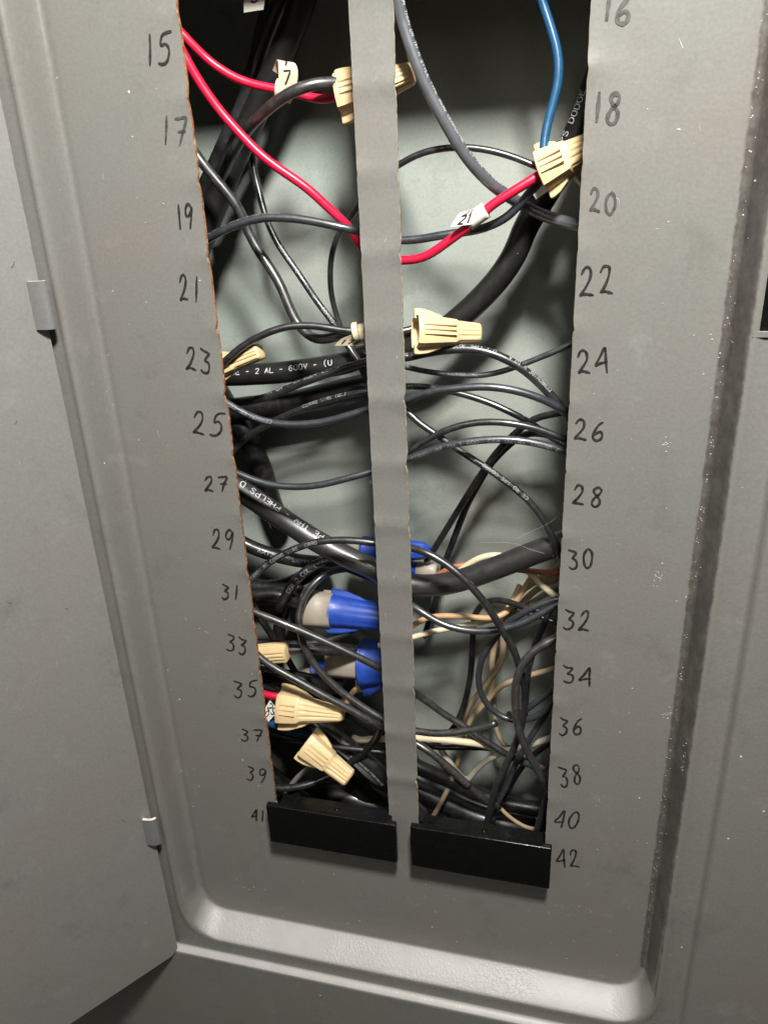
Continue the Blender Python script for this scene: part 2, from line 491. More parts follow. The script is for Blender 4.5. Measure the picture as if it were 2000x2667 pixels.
bmesh.ops.recalc_face_normals(bm, faces=bm.faces)
bobj('latch_pocket', bm, 'filler', cover)

# handwritten circuit numbers
HW = {'1': ['.5,1 .52,.5 .5,0'], '2': ['.05,.72 .25,.98 .62,.95 .68,.65 .4,.3 .08,.05 .35,.1 .98,.02'], '3': ['-.05,1.02 .3,.92 .75,.84 .55,.66 .34,.54 .68,.50 .86,.32 .74,.08 .38,.0 .08,.14'],
      '4': ['.86,-.06 .80,.5 .76,1.0 .36,.62 .0,.30 .45,.33 .95,.40'], '5': ['1.0,1 .62,.97 .3,.9 .24,.56 .55,.62 .86,.42 .78,.1 .45,.0 .08,.06'], '6': ['.72,1 .4,.78 .14,.4 .16,.1 .45,.0 .8,.12 .84,.36 .55,.5 .2,.3'],
      '7': ['.0,.93 .5,.97 .95,.95 .75,.5 .55,.0', '.3,.5 .65,.52 1.0,.5'], '8': ['.82,.86 .5,1 .2,.82 .4,.6 .78,.36 .72,.08 .4,.0 .16,.16 .34,.46 .7,.66 .82,.86'],
      '9': ['.84,.84 .5,1 .16,.84 .2,.58 .5,.5 .8,.7 .86,.9 .82,.45 .62,.0'], '0': ['.5,1 .18,.75 .1,.35 .35,.02 .7,.08 .92,.45 .84,.82 .5,1']}
NUMS = [
    ('15', [(-0.44, 12.81), (-0.13, 12.79), (-0.19, 12.45), (-0.5, 12.47)], 0.035, 'marker'),
    ('17', [(-0.39, 11.81), (-0.05, 11.79), (-0.11, 11.43), (-0.45, 11.45)], 0.035, 'marker_faint'),
    ('19', [(-0.36, 10.75), (-0.11, 10.74), (-0.17, 10.38), (-0.42, 10.39)], 0.035, 'marker'),
    ('21', [(-0.48, 9.75), (-0.15, 9.74), (-0.2, 9.41), (-0.53, 9.41)], 0.035, 'marker'),
    ('23', [(-0.53, 8.7), (-0.14, 8.71), (-0.18, 8.37), (-0.58, 8.37)], 0.035, 'marker'),
    ('25', [(-0.56, 7.73), (-0.07, 7.74), (-0.11, 7.4), (-0.61, 7.38)], 0.035, 'marker'),
    ('27', [(-0.54, 6.67), (-0.13, 6.69), (-0.17, 6.42), (-0.58, 6.4)], 0.035, 'marker'),
    ('29', [(-0.53, 5.73), (-0.14, 5.76), (-0.19, 5.41), (-0.58, 5.38)], 0.035, 'marker'),
    ('31', [(-0.5, 4.69), (-0.15, 4.72), (-0.19, 4.41), (-0.54, 4.38)], 0.035, 'marker'),
    ('33', [(-0.55, 3.67), (-0.13, 3.72), (-0.17, 3.34), (-0.6, 3.29)], 0.035, 'marker'),
    ('35', [(-0.52, 2.7), (-0.07, 2.76), (-0.11, 2.41), (-0.57, 2.35)], 0.035, 'marker'),
    ('37', [(-0.53, 1.61), (-0.09, 1.68), (-0.12, 1.38), (-0.57, 1.31)], 0.035, 'marker'),
    ('39', [(-0.5, 0.71), (-0.12, 0.78), (-0.16, 0.44), (-0.54, 0.37)], 0.035, 'marker'),
    ('41', [(-0.53, -0.32), (-0.23, -0.27), (-0.27, -0.56), (-0.56, -0.62)], 0.035, 'marker'),
    ('16', [(5.26, 12.72), (5.56, 12.69), (5.58, 12.42), (5.27, 12.44)], 0.046, 'marker_faint'),
    ('18', [(5.21, 11.76), (5.52, 11.74), (5.54, 11.39), (5.23, 11.41)], 0.046, 'marker_faint'),
    ('20', [(5.2, 10.69), (5.54, 10.68), (5.57, 10.4), (5.22, 10.41)], 0.035, 'marker_faint'),
    ('22', [(5.16, 9.78), (5.56, 9.77), (5.59, 9.43), (5.18, 9.43)], 0.035, 'marker'),
    ('24', [(5.19, 8.73), (5.57, 8.73), (5.59, 8.44), (5.2, 8.44)], 0.035, 'marker'),
    ('26', [(5.18, 7.75), (5.61, 7.76), (5.63, 7.47), (5.2, 7.45)], 0.035, 'marker'),
    ('28', [(5.2, 6.81), (5.66, 6.84), (5.68, 6.5), (5.22, 6.48)], 0.035, 'marker'),
    ('30', [(5.19, 5.81), (5.58, 5.84), (5.6, 5.51), (5.21, 5.48)], 0.035, 'marker'),
    ('32', [(5.19, 4.76), (5.61, 4.8), (5.64, 4.42), (5.2, 4.38)], 0.035, 'marker'),
    ('34', [(5.23, 3.73), (5.68, 3.79), (5.7, 3.46), (5.25, 3.4)], 0.035, 'marker'),
    ('36', [(5.2, 2.74), (5.61, 2.8), (5.64, 2.43), (5.22, 2.37)], 0.035, 'marker'),
    ('38', [(5.25, 1.77), (5.65, 1.84), (5.68, 1.39), (5.27, 1.32)], 0.035, 'marker'),
    ('40', [(5.22, 0.78), (5.66, 0.87), (5.68, 0.45), (5.24, 0.36)], 0.035, 'marker'),
    ('42', [(5.28, -0.09), (5.72, 0.01), (5.74, -0.43), (5.3, -0.53)], 0.035, 'marker'),
]
for i, (txt, q, wd, ink) in enumerate(NUMS):
    tl, tr, br, bl = [np.array(p) for p in q]
    parts = []
    mid = (tl + tr + br + bl) / 4; ang = .22 * rnd(i * 5 + 3); ca, sa = math.cos(ang), math.sin(ang); ks = 1 + .16 * rnd(i * 3 + 1)
    tl, tr, br, bl = [mid + ks * np.array([ca * (p - mid)[0] - sa * (p - mid)[1], sa * (p - mid)[0] + ca * (p - mid)[1]]) for p in (tl, tr, br, bl)]
    for d, ch in enumerate(txt):
        dy = .16 * rnd(i * 13 + d * 7)
        u0 = (0, .56)[d] if txt[0] != '1' else (0, .40)[d]
        du = .42 if txt[0] != '1' else (.16, .58)[d]
        for st in HW[ch]:
            p = [tuple(map(float, a.split(','))) for a in st.split()]
            p = [np.array((a[0] + .09 * rnd(i*17 + d*5 + k) + .10 * (a[1] - .5) * (1 + rnd(i*7 + d)), a[1] + .07 * rnd(i*29 + d*3 + k*2), 0)) for k, a in enumerate(p)]
            p = catmull(p, .05)[:, :2] if len(p) > 2 else np.array(p)[:, :2]
            path = []
            for x, y in p:
                u = u0 + x * du
                top = tl + (tr - tl) * u; bot = bl + (br - bl) * u
                path.append(tuple(bot + (top - bot) * (y + dy)))
            parts.append(ribbon(path, wd, lambda x, z: (x, cover_y(x, z) - .007, z), .02, True))
    n = obj('handwritten_number', *merge(parts), ink, cover, False)
    n['label'] = 'number %s written in black marker' % txt

# loose paint chips and grit, mostly in the right hand fold
random.seed(11)
V = []; F = []
def chip(x, z, s):
    y = cover_y(x, z)
    o = len(V); n = random.choice((5, 6, 7)); ax = random.uniform(.5, 1.6); a0 = random.uniform(0, 6)
    for k in range(n):
        a = a0 + k * 2 * math.pi / n; rr = s * random.uniform(.65, 1.2)
        V.append((x + rr * ax * math.cos(a), y - .002, z + rr * math.sin(a)))
    V.append((x + random.uniform(-.3, .3) * s, y - s * random.uniform(.5, 1.0), z + .2 * s))
    for k in range(n): F.append((o + k, o + (k+1) % n, o + n))
for _ in range(170):
    chip(random.gauss(6.985, .03), random.uniform(-2.2, 12.5), random.uniform(.005, .012))
for _ in range(60):
    chip(random.uniform(5.3, 7.5), random.uniform(-2.5, 12.5), random.uniform(.006, .014))
for _ in range(55):
    chip(random.uniform(-2.1, -.1), random.uniform(-2.5, 12.5), random.uniform(.006, .015))
for _ in range(25):
    chip(random.uniform(-1, 6), random.uniform(-4.0, -1.4), random.uniform(.006, .014))
for cx_, cz_, sx_, sz_ in [(6.41, 7.5, 0.05, 0.05), (6.49, 5.43, 0.035, 0.07), (6.85, 3.03, 0.04, 0.05), (7.12, 2.57, 0.012, 0.2)]:
    for _ in range(16):
        chip(random.gauss(cx_, sx_), random.gauss(cz_, sz_), random.uniform(.006, .015))
ch = obj('paint_chip', V, F, 'chip', cover, False)
ch['kind'] = 'stuff'

def scratch_set(n, where, surf_of):
    parts = []
    for _ in range(n):
        x, z = where()
        a = random.uniform(-.9, .9) - 1.57; L_ = random.uniform(.04, .13); b = random.uniform(-.05, .05)
        pts_ = catmull([(0, 0, 0), (L_ * .5, b, 0), (L_, b * .4, 0)], .02)[:, :2]
        pth = [(x + p[0] * math.cos(a) - p[1] * math.sin(a), z + p[0] * math.sin(a) + p[1] * math.cos(a)) for p in pts_]
        parts.append(ribbon(pth, random.uniform(.006, .013), surf_of, .02, True))
    return merge(parts)
sc_ = obj('paint_scratch', *scratch_set(26, lambda: random.choice(((random.uniform(-1.7, -.1), random.uniform(-2, 12.5)), (random.uniform(5.2, 6.8), random.uniform(-2, 12.5)), (random.uniform(2.3, 2.75), random.uniform(0, 12.5)), (random.uniform(0, 6), random.uniform(-2.8, -1.2)))), lambda x, z: (x, cover_y(x, z) - .005, z)), 'chip', cover, False)
sc_['kind'] = 'stuff'

# ------------------------------------------------------------------ the open door on the left
PHI = math.radians(54)
HX, HY, HZ = -2.39, -.62, -4.06
du = np.array([-math.cos(PHI), -math.sin(PHI), 0]); dn = np.array([math.sin(PHI), -math.cos(PHI), 0])
def dpt(u, n, z): return np.array([HX, HY, 0]) + du * u + dn * n + np.array([0, 0, z])
door = thing('panel_door', 'grey steel panel door swung open on the left', 'door')
def sheet(outline, th):
    n = len(outline); V = [dpt(u, 0, z) for u, z in outline] + [dpt(u, -th, z) for u, z in outline]
    F = [tuple(range(n)), tuple(range(2*n - 1, n - 1, -1))] + [(i, i + n, (i+1) % n + n, (i+1) % n) for i in range(n)]
    return V, F
rc = .22
out = [(rc + rc * math.cos(a), HZ + rc + rc * math.sin(a)) for a in [math.radians(180 + 10*k) for k in range(10)]]
out = [(u + .0, z) for u, z in out] + [(7.4, HZ), (7.4, 21)]
zz = 21.0
while zz > HZ + .6:
    out.append((.006 * rnd(int(zz * 50)), zz)); zz -= .18
obj('door_sheet', *sheet(out, .06), 'door', door, False)
sd = obj('paint_scratch', *scratch_set(26, lambda: (random.uniform(.2, 5), random.uniform(-3.5, 12)), lambda u, z: dpt(u, .004, z)), 'chip', door, False)
sd['kind'] = 'stuff'
so = obj('scuff_mark', *scratch_set(12, lambda: (random.uniform(.2, 4), random.uniform(-3.5, 12)), lambda u, z: dpt(u, .004, z)), 'marker_faint', door, False)
so['kind'] = 'stuff'
def strip(path, th, za, zb, name, m, parent, label=None):
    """a bent steel strip: path of (x, y) points extruded from za to zb"""
    P = np.array(path); D = np.gradient(P, axis=0); D /= np.linalg.norm(D, axis=1)[:, None]
    Nn = np.stack([D[:, 1], -D[:, 0]], 1) * th
    n = len(P); V = []
    for z in (za, zb):
        V += [(p[0], p[1], z) for p in P] + [(p[0] + q[0], p[1] + q[1], z) for p, q in zip(P, Nn)]
    F = []
    for i in range(n - 1):
        F += [(i, i+1, 2*n+i+1, 2*n+i), (n+i+1, n+i, 3*n+i, 3*n+i+1), (i, n+i, n+i+1, i+1), (2*n+i, 2*n+i+1, 3*n+i+1, 3*n+i)]
    F += [(0, 2*n, 3*n, n), (n-1, 2*n-1, 4*n-1, 3*n-1)]
    return V, F
for za, zb, rust in ((9.12, 9.80, False), (-.86, -.22, True)):
    path = []
    for k in range(13):
        t = k / 12
        a = dpt(.18, .03, 0)[:2]; b = np.array([HX + .17, HY - .05]); c = dpt(.03, .24, 0)[:2]
        path.append((1-t)**2 * a + 2*t*(1-t) * c + t*t * b)
    hg = obj('hinge', *strip(path, -.055, za, zb, '', '', None), 'hinge', door, False)
    hg.data.materials.append(M['bright'])
    for p in hg.data.polygons:
        if p.normal.z > .9 or p.normal.z < -.9: p.material_index = 1
    hg['label'] = 'lower hinge knuckle with rusty corner' if rust else 'upper hinge knuckle with bright top edge'

# ------------------------------------------------------------------ black filler plates
def filler(label, f):
    t = thing('filler_plate', label, 'filler plate', 'black filler plates')
    bm = bmesh.new()
    box(bm, (f[0], -.36, f[2]), (f[1], -.24, f[3]))
    bmesh.ops.recalc_face_normals(bm, faces=bm.faces)
    bmesh.ops.bevel(bm, geom=[e for e in bm.edges], offset=.028, segments=3, affect='EDGES', profile=.6)
    bobj('face_plate', bm, 'filler', t, True)
    bm = bmesh.new()
    box(bm, (f[0] + .17, -.26, f[2] + .06), (f[1] - .15, .14, f[3] - .13))
    bmesh.ops.recalc_face_normals(bm, faces=bm.faces)
    bmesh.ops.bevel(bm, geom=[e for e in bm.edges], offset=.018, segments=2, affect='EDGES')
    bobj('body', bm, 'filler', t, False)
    bm = bmesh.new()
    cx = f[0] + (f[1] - f[0]) * .52
    bmesh.ops.create_uvsphere(bm, u_segments=14, v_segments=8, radius=.05, matrix=Matrix.Translation((cx, -.06, f[3] - .135)) @ Matrix.Diagonal((1, 1.1, .7, 1)))
    bobj('nub', bm, 'filler', t, True)
    bm = bmesh.new()
    box(bm, (f[0] + .24, -.08, f[3] - .16), (f[0] + .38, .10, f[3] - .115))
    bmesh.ops.recalc_face_normals(bm, faces=bm.faces)
    bmesh.ops.bevel(bm, geom=[e for e in bm.edges], offset=.012, segments=2, affect='EDGES')
    bobj('clip', bm, 'filler', t, False)
for label, f in [('glossy black filler plate closing the bottom of the left slot', [-0.04, 2.467, -0.705, 0.217]), ('glossy black filler plate closing the bottom of the right slot', [2.735, 5.223, -0.71, 0.247])]: filler(label, f)

# ------------------------------------------------------------------ twist on wire connectors
def frame(p0, p1, roll):
    a = np.array(p1, float) - np.array(p0, float); L = np.linalg.norm(a); a /= L
    s = VIEW - a * (VIEW @ a); s /= np.linalg.norm(s)
    b = np.cross(a, s); b = b if b[2] < 0 else -b                   # b points down in the picture
    r = math.radians(roll)
    n = math.cos(r) * s + math.sin(r) * b; q = np.cross(a, n)
    if q @ b < 0: q = -q
    return np.array(p0, float), a, n, q, L
def lathe(fr, prof, ns, flute, square=0.0):
    """prof: (t, radius); flute(t) -> (depth, count) of the grooves round the shell"""
    p0, a, n, q, L = fr
    V = []; F = []
    for t, r in prof:
        amp, cnt = flute(t)
        for k in range(ns):
            th = 2 * math.pi * k / ns
            rr = r * (1 + square * (1 / max(abs(math.cos(th)), abs(math.sin(th))) - 1))
            rr *= 1 - amp * (.5 + .5 * math.cos(cnt * th)) ** 3
            V.append(p0 + a * (t * L) + rr * (math.cos(th) * n + math.sin(th) * q))
    for i in range(len(prof) - 1):
        for k in range(ns):
            F.append((i*ns+k, i*ns+(k+1) % ns, (i+1)*ns+(k+1) % ns, (i+1)*ns+k))
    F.append(tuple(range((len(prof)-1)*ns, len(prof)*ns)))
    return V, F
def fin(fr, sgn, r0, r1, out, t1, th, axis='q'):
    p0, a, n, q, L = fr
    d = (q if axis == 'q' else n) * sgn; w_ = n if axis == 'q' else q
    base = [(-.02, r0 * .8), (-.02, r0 + out), (.06, r0 + out * 1.02), (.18, r0 + out * .85), (t1 * .75, r0 * .95 + out * .30), (t1, r1), (t1, r1 * .8)]
    V = []
    for s in (-1, 1):
        V += [p0 + a * (t * L) + d * r + w_ * (th * s * (1.15 - .5 * (r - r0 * .8) / (r0 + out))) for t, r in base]
    m = len(base)
    F = [tuple(range(m)), tuple(range(2*m - 1, m - 1, -1))] + [(i, i+m, (i+1) % m + m, (i+1) % m) for i in range(m)]
    return V, F
def finish(o, bev):
    md = o.modifiers.new('bevel', 'BEVEL'); md.width = bev * U; md.segments = 2; md.limit_method = 'ANGLE'; md.angle_limit = math.radians(35)
def nut(label, p0, p1, r0, r1, roll, ts=.5, wings=(1, -1), square=.40):
    t = thing('wire_connector', label, 'wire connector', 'tan wing type wire connectors')
    fr = frame(p0, p1, roll)
    ri = r0 * .80
    rs = r0 * (1 - .34 * ts); ra = rs * .90
    prof = [(.45, ri * .35), (.30, ri * .8), (.05, ri), (0, r0 * .95), (.02, r0), (.10, r0 * .985), (ts - .02, rs), (ts, rs * .985), (ts + .02, ra)]
    for k in range(1, 9): prof.append((ts + .02 + (.94 - ts) * k / 8, ra + (r1 - ra) * k / 8))
    prof += [(.965, r1 * .97), (.99, r1 * .86), (1.0, r1 * .7)]
    body = obj('shell', *lathe(fr, prof, 120, lambda t: (.11 if ts + .025 < t < .965 else 0, 15), square), 'nut', t)
    body.data.polygons.foreach_set('use_smooth', [True] * len(body.data.polygons))
    md = body.modifiers.new('split', 'EDGE_SPLIT'); md.split_angle = math.radians(42)
    for s in wings:
        f_ = obj('wing', *fin(fr, s, r0 * .93, ra * .9, r0 * .42, .50, r0 * .16), 'nut', t, False)
        finish(f_, .02)
    # raised grip ribs on the flat of the skirt
    pp, a, n, q, L = fr
    for k in range(3):
        y = (-.28 + .28 * k) * r0
        V = []; F = []
        hh = r0 * (1.0 + square * .05) + .004
        for tt in (.08, ts - .03):
            for yy, zz_ in ((y - .035 * r0 * 2, hh * .95), (y - .03 * r0, hh * 1.03), (y + .03 * r0, hh * 1.03), (y + .035 * r0 * 2, hh * .95)):
                V.append(pp + a * (tt * L) + n * zz_ * (1 - .06 * tt * 3) + q * yy)
        F = [(0, 1, 5, 4), (1, 2, 6, 5), (2, 3, 7, 6), (0, 4, 7, 3), (0, 3, 2, 1), (4, 5, 6, 7)]
        obj('grip_rib', V, F, 'nut', t, False)
    return t
def blue_joint(label, p0, p1, p2, rb, rc, roll, wings=(1,)):
    """beige barrel p0-p1, blue cap p1-p2"""
    t = thing('capped_connector', label, 'wire connector', 'blue capped splice connectors')
    fr = frame(p0, p1, roll)
    prof = [(0, rb * .55), (.02, rb * .80), (.06, rb * .93), (.14, rb), (.5, rb * .97), (1.1, rb * .90)]
    obj('barrel', *lathe(fr, prof, 48, lambda t: (0, 1), .25), 'barrel', t)
    f2 = frame(p1, p2, roll)
    prof = [(.0, rc * .90), (0, rc * 1.08), (.025, rc * 1.10), (.05, rc * 1.04), (.2, rc * .98), (.45, rc * .93), (.75, rc * .84), (.9, rc * .72), (.97, rc * .5), (1, rc * .2)]
    obj('cap', *lathe(f2, prof, 64, lambda t: (.05 if t > .3 else 0, 10), .15), 'bluecap', t)
    for s in wings:
        f_ = obj('cap_wing', *fin(f2, s, rc, rc * .85, rc * .38, .5, rc * .22), 'bluecap', t, False)
        finish(f_, .03)
        g_ = obj('barrel_tab', *fin((f2[0] - f2[1] * .16, *f2[1:]), s, rc * .82, rc * .7, rc * .42, .2, rc * .15), 'barrel', t, False)
        finish(g_, .02)
    return t
for a in [
    ['topmost tan connector, half hidden behind the top of the middle strip', (1.779, 1.05, 11.995), (2.826, 1.05, 12.227), 0.277, 0.129, 8, 0.5],
    ['tan connector joining blue, red and black wires beside 20', (4.591, 1.05, 10.928), (5.21, 0.9, 11.224), 0.281, 0.165, 8, 0.55],
    ['tan connector with open mouth just right of the strip at 23', (2.828, 0.72, 8.841), (3.728, 1.15, 8.735), 0.25, 0.15, 8, 0.6],
    ['tan connector half hidden behind the left edge at 23', (-0.601, 0.75, 8.196), (0.358, 0.7, 8.539), 0.199, 0.132, 10, 0.5],
    ['short tan connector stub poking out behind the number 33', (-0.901, 0.95, 2.564), (0.141, 1.0, 2.755), 0.216, 0.183, 30, 0.3],
    ['big tan connector lying level beside 35', (-0.053, 0.85, 1.572), (1.226, 0.8, 1.604), 0.33, 0.139, 0, 0.34],
    ['lower tan connector tilting down to the right beside 37', (0.37, 0.9, 0.713), (1.305, 0.7, 0.149), 0.282, 0.181, 0, 0.52],
    ['tan connector mostly hidden behind the right edge at 20', (5.333, 1.6, 11.049), (5.04, 1.5, 10.777), 0.16, 0.108, 0, 0.5],
]: nut(*a)
for a in [
    ['large beige barrel with bright blue cap beside 31', (0.289, 1.6, 3.374), (0.854, 1.6, 3.385), (2.298, 1.6, 3.336), 0.372, 0.309, 0, (1, -1)],
    ['beige barrel with deep blue band beside 33, near the strip', (0.507, 2.2, 1.843), (1.295, 2.15, 1.874), (2.205, 2.1, 1.992), 0.367, 0.479, 0, (1,)],
    ['small dim beige barrel with dark blue cap left of the strip at 34', (-0.377, 2.4, 1.055), (0.137, 2.4, 1.211), (0.781, 2.45, 1.407), 0.233, 0.329, 0, (1,)],
    ['rounded blue cap poking out on both sides of the strip at 29', (1.117, 2.1, 4.627), (1.426, 2.1, 4.504), (2.74, 2.0, 4.61), 0.132, 0.226, 0, ()],
    ['cream barrel tucked under the rounded blue cap at 29', (2.826, 2.2, 4.083), (2.465, 2.2, 4.111), (1.927, 2.3, 4.15), 0.16, 0.131, 0, ()],
]: blue_joint(*a)

# ------------------------------------------------------------------ paper wire markers
def tagstrip(label, cols, texts, wrap=None, m='tag', fold=None, ink='printink'):
    """cols: the flag as a strip of (left, right) point pairs; texts: (string, u, v, height) on it"""
    t = thing('wire_marker', label, 'wire marker', 'printed wire marker flags')
    L = catmull([c[0] for c in cols], .04); R = catmull([c[1] for c in cols], .04)
    k = max(len(L), len(R))
    rs = lambda A: np.stack([np.interp(np.linspace(0, 1, k), np.linspace(0, 1, len(A)), A[:, i]) for i in range(3)], 1)
    L, R = rs(L), rs(R)
    G_ = np.stack([L * (1 - u) + R * u for u in (0, .33, .67, 1)], 1)
    du_ = np.gradient(G_, axis=0); dv_ = np.gradient(G_, axis=1)
    Nn = np.cross(du_, dv_); Nn /= np.linalg.norm(Nn, axis=2)[..., None]
    if (Nn.mean((0, 1)) @ VIEW) < 0: Nn = -Nn
    V = [p for p in G_.reshape(-1, 3)] + [p for p in (G_ - .012 * Nn).reshape(-1, 3)]
    F = []; n = k * 4
    for i in range(k - 1):
        for j in range(3):
            q = (i*4+j, i*4+j+1, i*4+j+5, i*4+j+4); F += [q, tuple(n + x for x in q[::-1])]
        F += [(i*4, i*4+4, n+i*4+4, n+i*4), (i*4+3, n+i*4+3, n+i*4+7, i*4+7)]
    F += [(0, n, n+1, 1), (1, n+1, n+2, 2), (2, n+2, n+3, 3)]
    e = (k-1)*4; F += [(e, e+1, n+e+1, n+e), (e+1, e+2, n+e+2, n+e+1), (e+2, e+3, n+e+3, n+e+2)]
    obj('flag', V, F, m, t, False)
    for wp in ([wrap] if isinstance(wrap, tuple) else wrap or []):
        V, F, _ = tube(catmull(wp[0], .04), wp[1], 18)
        obj('wrap', V, F, m, t)
    H_ = np.linalg.norm(np.diff(L, axis=0), axis=1).sum(); Wd = np.linalg.norm(L[k//2] - R[k//2])
    def surf(x, y):                                    # x across (inches from left), y up the strip
        v = min(max(y / H_, 0), 1) * (k - 1); i = min(int(v), k - 2); fv = v - i
        u = x / Wd
        p = (L[i] * (1-fv) + L[i+1] * fv) * (1-u) + (R[i] * (1-fv) + R[i+1] * fv) * u
        return p + Nn[i, 1] * .005
    parts = []
    for s, u, v, h in texts:
        for c_, chh in enumerate(s):
            for st in strokes(chh):
                parts.append(ribbon([((u * Wd) + (c_ * 5.2 + x) * h / 6 * .85, v * H_ + y * h / 6) for x, y in st], h * .17, surf, .03))
    if parts: obj('printed_number', *merge(parts), ink, t, False)
    return t
for a in [
    ['curled cream flag printed with sevens on the upper red wire', [((0.923, 0.92, 12.124), (1.161, 0.88, 12.105)), ((0.942, 0.9, 12.222), (1.228, 0.86, 12.175)), ((0.965, 0.88, 12.353), (1.258, 0.84, 12.337)), ((0.965, 0.9, 12.472), (1.243, 0.86, 12.419)), ((0.921, 1.0, 12.535), (1.094, 1.02, 12.477)), ((0.838, 1.1, 12.488), (0.9, 1.14, 12.437)), ((0.781, 1.14, 12.411), (0.836, 1.18, 12.369))], [('7', 0.27, 0.1, 0.15), ('7', 0.27, 0.42, 0.17)], {'wrap': ([(0.862, 1.03, 12.149), (0.964, 1.04, 12.131), (1.059, 1.06, 12.11)], 0.145)}],
    ['white flag printed twice with 21 on the red wire', [((3.363, 0.72, 10.279), (3.657, 0.86, 10.299)), ((3.442, 0.74, 10.405), (3.698, 0.86, 10.437)), ((3.487, 0.76, 10.453), (3.725, 0.86, 10.513))], [('21', 0.26, 0.12, 0.13), ('21', 0.34, 0.62, 0.1)], {'wrap': ([(3.586, 0.97, 10.318), (3.702, 0.95, 10.397), (3.827, 0.95, 10.475)], 0.115), 'm': 'tagwhite'}],
    ['white marker flag printed 29 at the left edge beside 35', [((-0.435, 0.8, 1.43), (-0.319, 0.75, 1.235)), ((-0.282, 0.85, 1.685), (-0.108, 0.8, 1.5))], [('0', 0.3, 0.03, 0.12), ('29', 0.16, 0.5, 0.14)], {'wrap': ([(-0.515, 0.95, 1.15), (-0.421, 0.97, 1.063), (-0.365, 1.0, 1.0)], 0.1), 'm': 'tagwhite'}],
    ['cream marker band on the paired black wires at the strip', [((1.521, 0.85, 8.597), (1.985, 0.85, 8.606)), ((1.618, 0.82, 8.695), (2.01, 0.82, 8.718)), ((1.889, 0.76, 8.801), (2.064, 0.76, 8.802))], [('172', 0.1, 0.12, 0.12)], {'wrap': [([(1.843, 0.86, 8.8), (1.879, 0.86, 8.808), (1.907, 0.87, 8.811)], 0.15), ([(1.928, 0.87, 8.79), (1.965, 0.88, 8.797), (2.02, 0.88, 8.797)], 0.138)]}],
    ['white double flag printed 5 hanging at the very top', [((0.426, 1.15, 13.132), (0.716, 1.15, 13.144)), ((0.439, 1.15, 13.271), (0.755, 1.15, 13.276)), ((0.436, 1.2, 13.474), (0.751, 1.2, 13.462))], [('5', 0.36, 0.3, 0.16)], {'m': 'tagwhite'}],
    ['blank white marker end under the tan connector beside 20', [((4.498, 1.1, 10.586), (4.458, 1.1, 10.645)), ((4.665, 1.05, 10.69), (4.597, 1.05, 10.78))], [], {'m': 'tagwhite'}],
]: tagstrip(*a[:3], **a[3])

